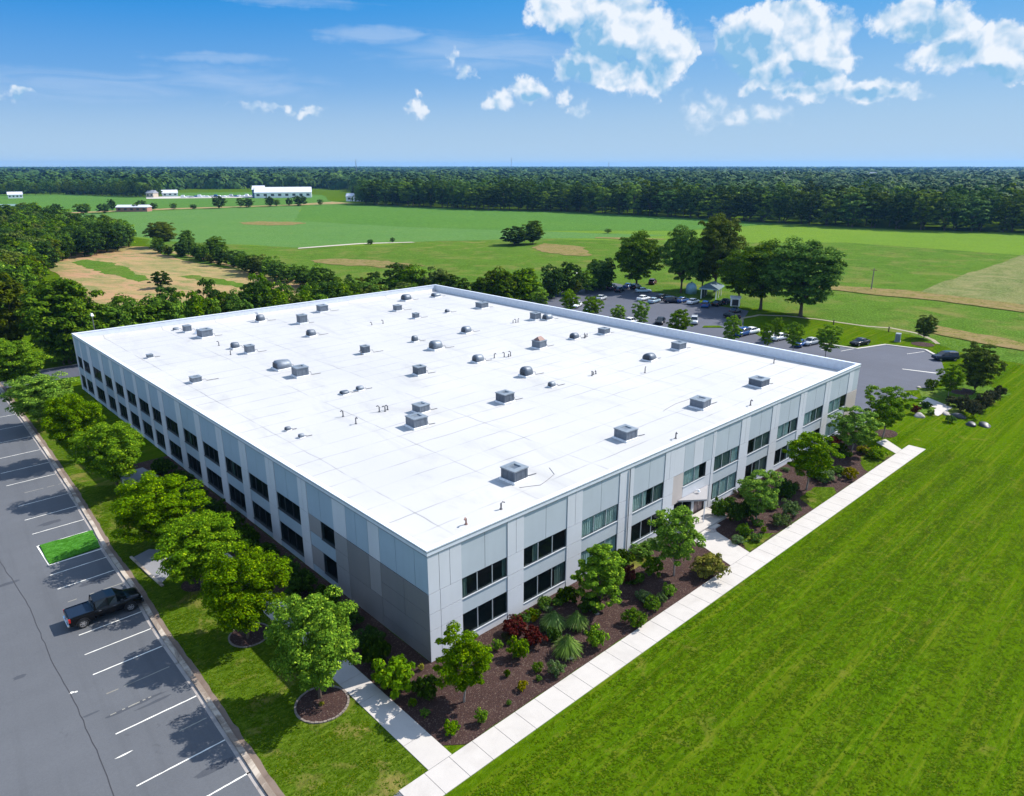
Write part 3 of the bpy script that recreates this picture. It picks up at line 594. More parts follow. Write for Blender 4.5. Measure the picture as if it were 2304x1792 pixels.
WOOD_L = [
  (62.3, 328.61, 9.76, 3.9),
  (57.97, 418.13, 12.16, 5.33),
  (1.1, 186.95, 11.95, 4.68),
  (86.37, 573.19, 10.56, 4.79),
  (19.63, 281.03, 8.74, 3.19),
  (25.61, 278.45, 9.62, 4.55),
  (14.58, 207.67, 10.74, 4.76),
  (62.39, 490.38, 8.44, 3.52),
  (51.53, 295.4, 12.65, 5.11),
  (12.98, 234.41, 11.93, 4.75),
  (51.67, 390.24, 11.27, 5.68),
  (63.29, 450.6, 11.44, 5.13),
  (74.47, 339.33, 9.53, 3.84),
  (6.28, 204.03, 11.22, 4.44),
  (5.42, 224.9, 11.57, 5.79),
  (37.93, 392.38, 10.97, 5.08),
  (9.03, 249.94, 11.59, 5.95),
  (5.82, 187.6, 11.62, 5.07),
  (50.52, 482.07, 8.76, 4.02),
  (0.05, 178.63, 11.05, 5.42),
  (22.76, 247.3, 10.74, 5.14),
  (14.4, 279.25, 9.99, 4.2),
  (6.04, 214.63, 9.06, 4.25),
  (35.46, 283.8, 11.06, 5.6),
  (37.14, 318.91, 10.49, 4.95),
  (28.63, 299.52, 12.24, 5.42),
  (11.96, 273.57, 8.31, 3.88),
  (23.54, 344.4, 8.48, 3.7),
  (17.84, 299.5, 12.05, 4.35),
  (31.98, 272.48, 9.84, 3.63),
  (84.71, 504.23, 9.96, 4.83),
  (0.63, 173.11, 9.32, 4.81),
  (41.26, 327.84, 10.35, 4.2),
  (78.88, 419.51, 8.85, 3.83),
  (15.35, 288.91, 12.49, 6.26),
  (71.79, 412.14, 9.18, 4.66),
  (17.02, 265.17, 8.47, 4.07),
  (21.29, 241.12, 10.2, 5.25),
  (11.56, 218.23, 8.45, 3.78),
  (80.84, 406.53, 10.41, 4.92),
  (8.06, 244.89, 7.21, 3.04),
  (80.57, 558.63, 9.49, 4.1),
  (18.21, 224.8, 10.92, 5.57),
  (48.1, 404.2, 12.66, 4.71),
  (16.42, 255.19, 7.33, 2.74),
  (58.76, 317.36, 12.15, 5.59),
  (33.08, 340.61, 12.38, 5.33),
  (75.05, 429.71, 11.61, 5.31),
  (57.81, 348.0, 12.75, 4.81),
  (1.12, 195.22, 7.51, 2.78),
  (33.26, 375.09, 9.32, 4.77),
  (67.68, 378.22, 8.69, 3.81),
  (57.22, 457.57, 9.3, 3.88),
  (66.04, 308.82, 11.15, 5.16),
  (34.55, 298.22, 8.48, 3.14),
  (69.44, 559.77, 10.82, 4.4),
  (9.48, 239.54, 12.13, 6.2),
  (79.14, 466.81, 12.94, 5.78),
  (49.35, 365.72, 10.57, 5.36),
  (17.36, 247.63, 11.17, 5.1),
  (33.61, 385.88, 11.47, 5.47),
  (37.8, 412.89, 8.45, 3.64),
  (6.3, 219.49, 8.39, 3.5),
  (27.77, 261.46, 12.37, 4.71),
  (79.43, 381.76, 10.47, 3.77),
  (38.08, 308.27, 11.68, 4.9),
  (23.86, 351.27, 12.2, 4.68),
  (27.54, 251.23, 11.42, 4.98),
  (17.77, 308.05, 8.5, 3.56),
  (84.29, 546.74, 10.28, 4.96),
  (52.9, 377.92, 9.64, 3.86),
  (11.52, 229.92, 11.62, 4.86),
  (61.61, 387.73, 10.13, 4.36),
  (68.04, 332.13, 9.47, 4.65),
  (6.95, 233.02, 8.21, 3.83),
  (80.62, 451.93, 11.65, 4.95),
  (59.22, 408.77, 9.39, 4.06),
  (30.33, 325.52, 8.45, 3.45),
  (-2.97, 160.22, 8.8, 4.14),
  (18.67, 232.6, 11.65, 5.26),
  (61.61, 426.63, 10.2, 5.1),
  (26.73, 286.24, 10.32, 4.69),
  (3.68, 208.23, 8.56, 3.98),
  (9.38, 260.73, 7.89, 3.26),
  (11.64, 201.21, 7.61, 3.82),
  (17.65, 272.32, 12.13, 5.15),
  (38.21, 346.79, 8.33, 3.14),
  (71.56, 542.09, 9.3, 4.03),
  (43.92, 293.47, 9.96, 4.09),
  (51.52, 469.65, 12.64, 4.59),
  (7.31, 193.67, 10.13, 5.1),
  (23.59, 317.02, 11.84, 6.05),
  (67.74, 436.51, 10.62, 4.28),
  (28.2, 363.25, 12.98, 5.97),
  (30.3, 293.5, 8.86, 3.51),
  (21.55, 268.48, 12.21, 5.56),
  (23.64, 255.92, 10.72, 5.41),
  (-1.1, 164.21, 8.58, 3.94),
  (57.17, 433.93, 12.08, 5.79),
  (45.58, 303.78, 9.15, 4.1),
  (77.66, 352.62, 12.04, 5.36),
  (5.72, 179.59, 11.98, 5.45),
  (8.98, 208.08, 12.26, 5.57),
  (16.06, 239.97, 7.4, 3.33),
  (45.96, 460.56, 10.19, 3.79),
  (48.34, 331.86, 11.86, 4.78),
  (74.2, 327.91, 12.65, 5.51),
  (50.97, 441.39, 8.72, 4.18),
  (61.58, 397.33, 9.96, 3.69),
  (17.07, 215.86, 10.06, 3.9),
  (46.66, 345.14, 8.88, 4.56),
  (75.15, 392.03, 8.44, 4.38),
  (78.62, 479.44, 8.73, 4.47),
  (68.44, 317.62, 11.98, 5.07),
  (0.95, 168.15, 10.18, 4.03),
  (45.87, 314.03, 10.67, 5.49),
  (40.04, 433.56, 11.02, 4.5),
  (53.39, 313.8, 11.8, 4.89),
  (80.22, 526.96, 12.76, 6.09),
  (40.47, 383.2, 10.19, 3.95),
  (26.03, 308.55, 12.62, 5.61),
  (55.51, 299.94, 11.61, 4.4),
  (12.0, 267.26, 8.31, 3.22),
  (-4.84, 156.36, 9.31, 3.53),
  (62.09, 363.48, 10.4, 4.29),
  (43.88, 423.3, 8.69, 4.23),
  (34.12, 359.6, 10.97, 5.18),
  (56.9, 368.29, 12.16, 5.3),
  (12.33, 211.77, 12.03, 5.61),
  (73.03, 509.32, 8.41, 4.25),
  (21.01, 328.66, 10.71, 4.25),
  (41.92, 367.34, 10.0, 4.94),
  (66.51, 530.4, 11.21, 4.6),
  (70.84, 369.64, 9.71, 3.87),
  (32.33, 398.03, 9.23, 4.48),
  (47.67, 324.62, 9.72, 4.99),
  (60.94, 476.36, 9.29, 4.27),
  (61.26, 337.38, 8.7, 3.34),
  (59.54, 356.66, 8.41, 3.48),
  (72.91, 361.18, 8.04, 3.46),
  (42.56, 356.49, 11.89, 4.4),
  (21.33, 288.04, 10.61, 4.28),
  (22.73, 335.52, 10.07, 4.87),
  (3.23, 191.57, 8.48, 3.65),
  (52.45, 493.18, 10.34, 4.9),
  (-3.2, 167.94, 8.73, 3.38),
  (23.11, 293.55, 10.96, 4.82),
  (52.4, 353.6, 12.17, 4.65),
  (43.57, 375.26, 11.16, 4.15),
  (2.21, 201.47, 8.16, 3.88),
  (76.33, 441.85, 9.36, 3.59),
  (50.77, 414.43, 12.98, 6.24),
  (48.24, 431.54, 11.33, 5.31),
  (54.98, 307.22, 10.3, 4.47),
  (65.17, 345.37, 12.34, 5.91),
  (30.77, 314.85, 12.4, 6.45),
  (-6.89, 141.98, 8.96, 4.5),
  (19.09, 260.36, 8.73, 3.56),
  (60.73, 467.0, 11.17, 5.1),
  (30.94, 334.46, 10.82, 4.42),
  (-5.62, 148.48, 8.96, 3.67),
  (-1.22, 182.89, 12.42, 6.34),
  (-3.28, 152.27, 9.04, 3.28),
  (10.06, 222.59, 11.68, 4.62),
  (18.45, 322.6, 11.85, 5.49),
  (55.62, 327.55, 12.81, 5.01),
  (40.67, 288.28, 8.5, 3.3),
  (61.53, 505.77, 12.95, 5.21),
  (4.8, 197.4, 8.49, 3.59),
  (84.19, 517.66, 10.54, 4.21),
  (66.9, 356.57, 12.27, 5.48),
  (31.27, 278.06, 7.13, 2.66),
  (31.12, 348.89, 8.35, 3.15),
  (83.32, 584.86, 10.81, 5.55),
  (80.12, 398.74, 10.44, 5.19),
  (64.1, 519.76, 11.95, 4.82),
  (49.04, 308.79, 8.22, 2.97),
  (43.51, 452.2, 9.34, 3.58),
  (41.37, 335.22, 10.67, 4.06),
  (10.37, 254.8, 11.32, 4.75),
  (3.56, 183.3, 10.29, 3.88),
  (42.12, 443.64, 9.85, 4.06),
  (69.85, 495.91, 11.04, 5.12),
  (69.33, 457.93, 12.53, 5.21),
  (38.85, 404.82, 11.38, 4.19),
  (32.7, 304.17, 12.59, 6.39),
  (62.3, 548.11, 12.66, 4.79),
  (12.9, 243.95, 7.83, 3.85),
  (32.32, 266.99, 11.18, 4.7),
  (66.61, 404.47, 8.44, 3.32),
  (79.35, 489.61, 10.58, 5.11),
  (54.73, 334.48, 8.46, 3.18),
  (68.86, 483.2, 8.2, 4.14),
  (16.19, 314.32, 9.73, 4.53),
  (70.39, 421.96, 12.75, 6.28),
  (78.19, 369.15, 12.78, 6.39),
  (52.85, 320.38, 12.06, 4.92),
  (4.2, 175.48, 11.77, 5.74),
  (69.85, 385.47, 12.77, 5.9),
  (16.46, 220.57, 10.86, 5.0),
  (25.75, 272.8, 9.54, 3.68),
  (60.96, 305.51, 12.8, 5.37),
  (49.55, 338.61, 10.62, 4.41),
  (13.8, 294.93, 8.23, 3.49),
  (67.69, 339.2, 9.27, 4.03),
  (45.16, 397.15, 8.81, 4.17),
  (71.96, 398.98, 8.6, 4.07),
  (60.15, 379.56, 12.74, 6.09),
  (71.19, 473.21, 8.39, 3.09),
  (72.08, 449.78, 12.67, 5.61),
  (76.05, 569.83, 10.39, 5.19),
  (70.82, 349.34, 11.53, 5.65),
  (39.87, 302.17, 10.67, 4.02),
  (10.13, 197.23, 7.88, 3.34),
  (53.45, 424.87, 10.95, 5.63),
  (47.87, 383.58, 12.84, 5.56),
  (22.42, 303.57, 8.85, 3.25),
  (33.86, 367.34, 11.06, 4.73),
  (37.89, 293.53, 9.46, 3.85),
  (63.06, 322.26, 12.73, 6.0),
  (53.07, 398.1, 10.6, 4.12),
  (55.65, 514.13, 11.45, 4.3),
  (80.47, 537.52, 11.94, 5.49),
  (74.03, 321.15, 11.09, 4.03),
  (60.62, 442.21, 11.9, 5.31),
  (13.71, 225.9, 11.97, 5.87),
  (21.98, 236.12, 9.89, 3.96),
]
WOOD_R = [
  (355.32, 570.53, 17.95, 8.53),
  (356.54, 554.9, 23.85, 11.22),
  (358.95, 543.56, 20.02, 7.88),
  (363.17, 532.46, 17.53, 8.92),
  (365.12, 516.21, 22.91, 10.23),
  (369.3, 503.64, 24.2, 7.72),
  (371.36, 490.71, 22.48, 10.98),
  (371.82, 474.77, 20.57, 7.51),
  (374.45, 462.77, 24.48, 7.76),
  (375.22, 446.98, 22.45, 10.08),
  (378.6, 437.24, 20.63, 11.09),
  (384.59, 429.24, 17.88, 10.63),
  (389.08, 415.47, 23.45, 9.97),
  (394.44, 401.47, 19.72, 9.11),
  (398.56, 391.19, 18.28, 7.63),
  (404.79, 377.68, 18.56, 11.26),
  (410.55, 365.4, 20.11, 7.99),
  (412.39, 352.97, 21.19, 10.3),
  (411.26, 341.02, 19.81, 8.59),
  (413.63, 330.43, 22.22, 7.97),
  (414.39, 315.37, 20.08, 10.92),
  (415.65, 302.5, 24.34, 9.38),
  (418.31, 290.23, 22.07, 11.46),
  (419.41, 275.12, 20.11, 11.03),
  (418.28, 261.21, 23.27, 7.71),
  (420.73, 250.48, 20.86, 8.89),
  (419.27, 238.65, 17.89, 9.03),
  (418.89, 224.51, 18.78, 10.01),
  (418.99, 210.84, 23.77, 11.43),
  (418.98, 200.45, 20.24, 8.28),
  (420.15, 186.41, 22.11, 7.62),
  (418.4, 170.3, 21.26, 9.05),
  (421.88, 160.74, 17.12, 8.13),
  (421.68, 145.45, 20.28, 10.92),
  (425.42, 135.87, 20.29, 7.73),
  (427.45, 122.99, 21.56, 9.13),
  (432.46, 111.29, 23.37, 11.49),
  (436.78, 100.43, 22.95, 10.04),
  (442.09, 88.29, 17.87, 10.88),
  (448.75, 74.72, 18.27, 7.86),
  (452.66, 63.28, 18.6, 9.72),
  (454.83, 49.2, 19.34, 9.77),
  (358.84, 576.14, 22.19, 8.27),
  (362.22, 566.79, 23.18, 8.73),
  (364.33, 550.6, 23.21, 7.54),
  (367.09, 537.17, 19.24, 7.66),
  (370.34, 521.71, 23.98, 10.65),
  (372.6, 509.93, 24.19, 9.66),
  (376.77, 496.89, 22.25, 7.71),
  (378.56, 483.65, 23.12, 10.92),
  (379.93, 472.6, 24.36, 8.34),
  (381.7, 459.28, 20.75, 7.84),
  (384.9, 441.88, 23.38, 8.99),
  (390.92, 430.41, 22.0, 9.51),
  (398.14, 418.31, 26.21, 10.88),
  (404.86, 403.47, 25.24, 11.19),
  (410.44, 388.35, 24.63, 7.96),
  (415.1, 375.31, 21.85, 8.65),
  (419.5, 361.45, 23.33, 8.76),
  (420.0, 346.57, 22.96, 9.33),
  (420.45, 333.69, 20.08, 11.33),
  (423.37, 319.47, 25.72, 8.77),
  (424.68, 305.54, 23.63, 10.61),
  (425.7, 289.43, 22.78, 8.09),
  (426.63, 276.8, 22.99, 8.91),
  (425.77, 260.14, 23.49, 10.37),
  (427.37, 244.94, 23.52, 11.3),
  (426.8, 230.28, 23.71, 8.35),
  (428.49, 218.64, 24.22, 9.33),
  (425.92, 205.33, 22.12, 9.43),
  (426.77, 194.23, 25.19, 10.34),
  (428.01, 179.76, 22.48, 8.38),
  (430.48, 165.35, 20.62, 8.55),
  (430.18, 151.45, 25.18, 10.91),
  (431.88, 136.58, 22.73, 10.08),
  (433.97, 123.59, 23.09, 10.45),
  (441.03, 112.65, 20.0, 10.99),
  (447.99, 97.76, 19.78, 10.08),
  (452.2, 86.5, 24.56, 10.13),
  (457.5, 72.44, 26.12, 11.18),
  (463.28, 61.16, 21.49, 11.43),
  (466.48, 48.56, 18.8, 10.77),
  (364.78, 585.59, 23.08, 11.04),
  (367.72, 569.12, 23.75, 9.09),
  (370.5, 557.73, 22.5, 8.05),
  (375.32, 544.9, 22.2, 10.54),
  (377.39, 525.55, 25.91, 11.44),
  (380.39, 513.14, 22.76, 10.44),
  (383.62, 502.97, 27.69, 8.39),
  (384.45, 483.88, 23.92, 9.51),
  (387.64, 473.43, 24.26, 10.8),
  (390.44, 460.23, 21.47, 8.05),
  (396.02, 448.37, 24.94, 11.0),
  (403.0, 434.34, 27.07, 10.92),
  (408.13, 417.81, 22.92, 9.35),
  (413.98, 406.06, 23.03, 9.21),
  (418.71, 394.82, 25.73, 11.27),
  (423.29, 382.64, 26.1, 7.96),
  (425.27, 367.54, 23.32, 9.76),
  (428.58, 351.15, 24.74, 11.35),
  (428.72, 334.55, 23.02, 7.63),
  (431.27, 320.77, 20.93, 9.31),
  (432.35, 308.26, 28.08, 9.62),
  (435.18, 295.81, 26.07, 11.41),
  (436.14, 280.13, 27.35, 7.89),
  (435.49, 266.85, 24.1, 11.49),
  (436.08, 251.91, 23.22, 8.07),
  (437.31, 238.05, 21.59, 8.6),
  (435.85, 224.62, 21.57, 10.45),
  (435.61, 211.57, 22.04, 9.01),
  (437.68, 196.34, 25.67, 9.85),
  (439.09, 180.05, 25.55, 11.26),
  (439.66, 163.36, 23.88, 10.03),
  (442.57, 145.9, 27.07, 9.66),
  (445.93, 133.4, 26.4, 8.14),
  (452.12, 117.39, 22.77, 10.45),
  (458.02, 101.99, 25.19, 9.07),
  (462.23, 90.12, 23.3, 10.59),
  (470.2, 78.06, 22.21, 9.35),
  (472.83, 60.36, 23.93, 9.81),
]
WOOD_F = [
  (123.67, 1104.74, 17.19, 7.4),
  (129.84, 1096.33, 15.57, 5.07),
  (136.59, 1087.12, 15.85, 6.96),
  (142.15, 1079.53, 17.34, 5.64),
  (147.34, 1072.45, 15.94, 7.1),
  (154.04, 1063.31, 15.67, 6.45),
  (158.96, 1056.6, 20.96, 5.85),
  (165.79, 1047.29, 19.33, 5.36),
  (170.59, 1040.74, 19.38, 5.73),
  (179.44, 1039.29, 16.25, 5.51),
  (187.54, 1039.01, 19.35, 5.53),
  (195.54, 1038.74, 18.09, 6.72),
  (204.64, 1038.43, 16.52, 5.84),
  (214.05, 1038.11, 20.24, 5.2),
  (219.03, 1030.22, 17.58, 5.35),
  (222.0, 1018.97, 20.56, 7.0),
  (225.07, 1007.37, 18.52, 6.25),
  (227.94, 996.48, 19.61, 5.63),
  (230.21, 987.91, 19.14, 7.1),
  (233.08, 977.05, 15.05, 5.43),
  (235.5, 967.86, 15.1, 6.17),
  (237.55, 960.12, 15.07, 5.47),
  (240.02, 949.59, 17.08, 7.1),
  (241.85, 941.32, 18.02, 5.52),
  (243.91, 932.03, 18.11, 5.68),
  (246.14, 921.99, 20.64, 6.43),
  (248.02, 913.53, 18.39, 5.3),
  (250.04, 904.42, 20.86, 5.15),
  (251.85, 896.27, 18.85, 6.72),
  (253.61, 888.34, 14.82, 6.57),
  (261.8, 885.14, 16.9, 6.38),
  (272.62, 882.71, 20.93, 6.34),
]
WOOD_EDGE = [
  (4.947, 494.36),
  (12.072, 486.27),
  (19.682, 476.0),
  (25.759, 490.65),
  (34.067, 533.93),
  (42.898, 592.06),
  (50.09, 623.76),
  (53.653, 663.1),
  (58.023, 711.85),
  (58.477, 1095.01),
  (60.506, 1191.27),
  (65.116, 1243.76),
  (71.245, 1222.95),
  (71.599, 967.56),
  (73.118, 965.32),
  (77.241, 1102.02),
  (82.51, 1151.37),
  (87.8, 1163.95),
]
SHRUBS = [
  (-3.43, -0.52, 1.36, 1.97, 'lime', 'loose lime green shrub below the near building corner beside the shaded wall'),
  (-3.21, 2.4, 0.97, 2.34, 'dark', 'tall dark shrub in the shade between the narrow footpath and the brown wall panels'),
  (-2.38, -2.56, 0.85, 1.34, 'dark', 'dark green shrub beneath the left side of the corner tree'),
  (-1.0, -0.14, 0.22, 0.49, 'yellow', 'tiny yellow plant at the foot of the near building corner'),
  (-3.65, -2.77, 0.26, 0.59, 'green', 'small green tuft in the mulch below the dark corner shrub'),
  (-3.59, -4.06, 0.31, 0.48, 'green', 'flat green clump in the mulch nearest the narrow footpath'),
  (-3.25, -6.45, 0.46, 0.72, 'lime', 'small lime shrub closest to the corner of the two footpaths'),
  (-1.29, -7.11, 0.39, 0.92, 'lime', 'upright lime shrub beside the wide footpath near its corner'),
  (3.04, -4.99, 0.16, 0.59, 'green', 'thin green sprig in the mulch right of the corner tree'),
  (1.17, -7.13, 0.17, 0.33, 'green', 'tiny green sprout in the mulch right of the corner tree trunk'),
  (-8.13, 1.52, 0.16, 0.3, 'yellow', 'tiny yellow green sprout at the trunk in the round mulch bed'),
  (5.09, -3.94, 0.76, 1.37, 'lime', 'rounded bright green shrub in front of the dark red shrub'),
  (6.8, -1.9, 1.02, 1.32, 'red', 'dark red barberry shrub against the lit wall, left part'),
  (6.95, -3.73, 0.76, 1.29, 'red', 'rust red barberry shrub beside the bright rounded shrub'),
  (9.04, -1.62, 0.25, 0.48, 'yellow', 'small yellow plant above the dark red barberry'),
  (4.52, -2.23, 0.38, 0.79, 'lime', 'small lime plant between the corner tree and the red barberry'),
  (3.05, -4.93, 0.19, 0.46, 'green', 'lone tiny green plant in the open mulch'),
  (7.99, -6.25, 1.1, 1.94, 'grass', 'large fountain grass clump beside the bright round shrub'),
  (9.63, -3.27, 1.04, 1.74, 'grass', 'arching green grass clump close to the wall under the second window bay'),
  (10.96, -4.52, 0.91, 1.74, 'grass', 'dusty green grass clump left of the cone topped tree'),
  (8.52, -4.33, 0.53, 0.92, 'dark', 'dark leafy shrub wedged between the grass clumps'),
  (10.34, -7.01, 0.78, 1.41, 'lime', 'bright green ball shrub touching the fountain grass'),
  (14.66, -7.47, 0.82, 1.23, 'green', 'round green shrub at the wide footpath with a clipped top'),
  (17.48, -7.03, 0.74, 0.91, 'green', 'low spreading green shrub at the footpath edge'),
  (17.96, -5.82, 0.66, 0.76, 'sage', 'low feathery shrub behind the spreading one'),
  (18.86, -6.98, 0.48, 0.67, 'sage', 'low sage green clump right of the spreading shrub'),
  (20.22, -6.82, 0.54, 0.89, 'lime', 'bright lime rounded shrub alone in the mulch above the sage clump'),
  (5.7, -7.23, 0.62, 0.93, 'sage', 'silvery green perennial near the wide footpath'),
  (5.06, -6.01, 0.38, 0.65, 'green', 'green leafed perennial left of the silvery one'),
  (4.42, -6.8, 0.22, 0.35, 'green', 'tiny perennial in front of the silvery one'),
  (2.86, -6.69, 0.37, 0.63, 'yellow', 'yellow green grassy tuft in the open mulch near the footpath'),
  (21.91, -3.89, 0.89, 1.52, 'green', 'mid green shrub in the shade left of the round headed tree'),
  (19.04, -3.42, 0.55, 1.75, 'red', 'crimson shrub right of the cone topped tree'),
  (21.56, -0.47, 0.83, 1.02, 'dark', 'dark shrub at the wall behind the crimson shrub'),
  (24.06, -0.99, 1.09, 0.85, 'green', 'low green planting under the fourth window bay'),
  (13.2, -1.45, 0.88, 1.09, 'dark', 'olive dark shrub at the wall behind the grasses'),
  (11.13, -0.76, 0.57, 0.91, 'green', 'leafy green shrub at the wall left of the grasses'),
  (13.47, -3.77, 0.86, 1.23, 'dark', 'dark shrub in the shade of the cone topped tree'),
  (25.44, -7.34, 1.36, 1.8, 'gold', 'golden green spreading shrub at the corner of the entrance walk'),
  (35.89, -1.93, 0.84, 1.82, 'green', 'green shrub right of the entrance door'),
  (36.48, -3.61, 0.95, 1.89, 'dark', 'dark shrub right of the entrance, left of a touching pair'),
  (37.7, -4.48, 0.95, 2.16, 'dark', 'dark shrub under the pale spreading tree'),
  (45.02, -4.54, 0.98, 2.16, 'dark', 'large dark rounded shrub right of the pale spreading tree'),
  (41.75, -6.73, 0.96, 1.37, 'sage', 'feathery sage shrub below the large dark rounded shrub'),
  (38.94, -7.16, 0.94, 1.07, 'sage', 'low sage mound at the footpath right of the entrance walk'),
  (34.37, -5.76, 0.68, 1.08, 'lime', 'light green broad leafed plant right of the entrance walk'),
  (34.22, -7.13, 0.54, 0.72, 'green', 'small green mound beside the light green plant'),
  (36.32, -6.81, 0.3, 0.57, 'lime', 'tiny lime plant in the mulch right of the entrance walk'),
  (32.58, -6.09, 0.67, 0.68, 'sage', 'wispy low plant at the corner of the entrance walk'),
  (55.76, -7.22, 0.86, 1.31, 'yellow', 'yellow green grassy clump at the footpath near the clear trunked tree'),
  (53.22, -5.29, 1.31, 1.18, 'sage', 'low green cover right of the clear trunked tree'),
  (64.54, -6.61, 1.11, 1.12, 'lime', 'yellow green low shrub at the far corner of the mulch bed'),
  (65.06, -4.95, 0.83, 1.0, 'yellow', 'yellowish shrub at the foot of the deep green tree'),
  (65.16, -1.12, 0.85, 1.03, 'red', 'rusty low shrub at the wall near the far windows'),
  (61.64, -3.35, 0.67, 1.69, 'dark', 'dark narrow shrub left of the deep green tree trunk'),
  (86.17, -3.88, 0.66, 1.26, 'red', 'bright red shrub past the far building corner'),
  (90.66, -3.96, 0.74, 0.82, 'dark', 'dark red and green low shrub behind the bright red one'),
  (87.72, -5.59, 0.54, 0.63, 'green', 'small green shrub right of the bright red one'),
  (101.7, -1.07, 1.0, 1.53, 'green', 'green shrub at the tip of the grass island by the rear car park'),
  (94.5, -6.49, 1.06, 1.3, 'thick', 'brown green thicket shrub nearest the paved strip, left end of the thicket'),
  (92.58, -8.38, 1.15, 2.19, 'thick', 'brown green thicket shrub right of the paved strip'),
  (91.08, -9.99, 1.13, 2.26, 'thick', 'dark thicket shrub at the front of the curved thicket'),
  (95.57, -10.15, 1.16, 2.21, 'thick', 'dark thicket shrub in the middle of the curved thicket'),
  (100.12, -10.14, 1.01, 1.91, 'thick', 'grey green thicket shrub near the right end of the curved thicket'),
  (105.33, -9.93, 0.84, 1.48, 'thick', 'small thicket shrub at the far right tip of the curved thicket'),
  (86.09, -8.7, 0.7, 0.89, 'green', 'small leafy shrub at the front of the thicket stones'),
  (-2.4, 4.5, 1.0, 1.6, 'dark', 'dark green shrub in the shade at the foot of the long shaded facade'),
  (-2.6, 8, 1.2, 1.7000000000000002, 'dark', 'dark green shrub in the shade at the foot of the long shaded facade'),
  (-2.2, 11.5, 1.1, 1.8, 'dark', 'dark green shrub in the shade at the foot of the long shaded facade'),
  (-2.6, 15, 1.3, 1.9000000000000001, 'dark', 'dark green shrub in the shade at the foot of the long shaded facade'),
  (-2.4, 18.5, 1.2, 1.6, 'dark', 'dark green shrub in the shade at the foot of the long shaded facade'),
  (-2.7, 22, 1.3, 1.7000000000000002, 'dark', 'dark green shrub in the shade at the foot of the long shaded facade'),
  (-2.5, 26, 1.3, 1.8, 'dark', 'dark green shrub in the shade at the foot of the long shaded facade'),
  (-2.6, 30, 1.4, 1.9000000000000001, 'dark', 'dark green shrub in the shade at the foot of the long shaded facade'),
  (-2.4, 34.5, 1.3, 1.6, 'dark', 'dark green shrub in the shade at the foot of the long shaded facade'),
  (-2.7, 39, 1.4, 1.7000000000000002, 'dark', 'dark green shrub in the shade at the foot of the long shaded facade'),
  (-2.5, 44, 1.4, 1.8, 'dark', 'dark green shrub in the shade at the foot of the long shaded facade'),
  (-2.6, 49, 1.3, 1.9000000000000001, 'dark', 'dark green shrub in the shade at the foot of the long shaded facade'),
]
ROCKS = [
  (86.83, -11.03, 0.75, 'smooth black boulder in the grass before the thicket'),
  (88.11, -12.46, 0.98, 'wide black boulder at the right end of the stones'),
  (89.6, -8.61, 0.89, 'dark rock at the foot of the thicket'),
  (89.5, -7.01, 0.72, 'pale flat rock at the end of the paved strip'),
  (85.71, -4.71, 0.84, 'low pale rock in front of the bright red shrub'),
  (101.02, 0.51, 0.4, 'small white rock at the tip of the car park island'),
  (7.84, -6.65, 0.27, 'brown stone at the foot of the fountain grass'),
  (13.6, -4.39, 0.19, 'white stone beneath the cone topped tree'),
  (32.73, -3.05, 0.51, 'pale rock beside the entrance steps'),
]
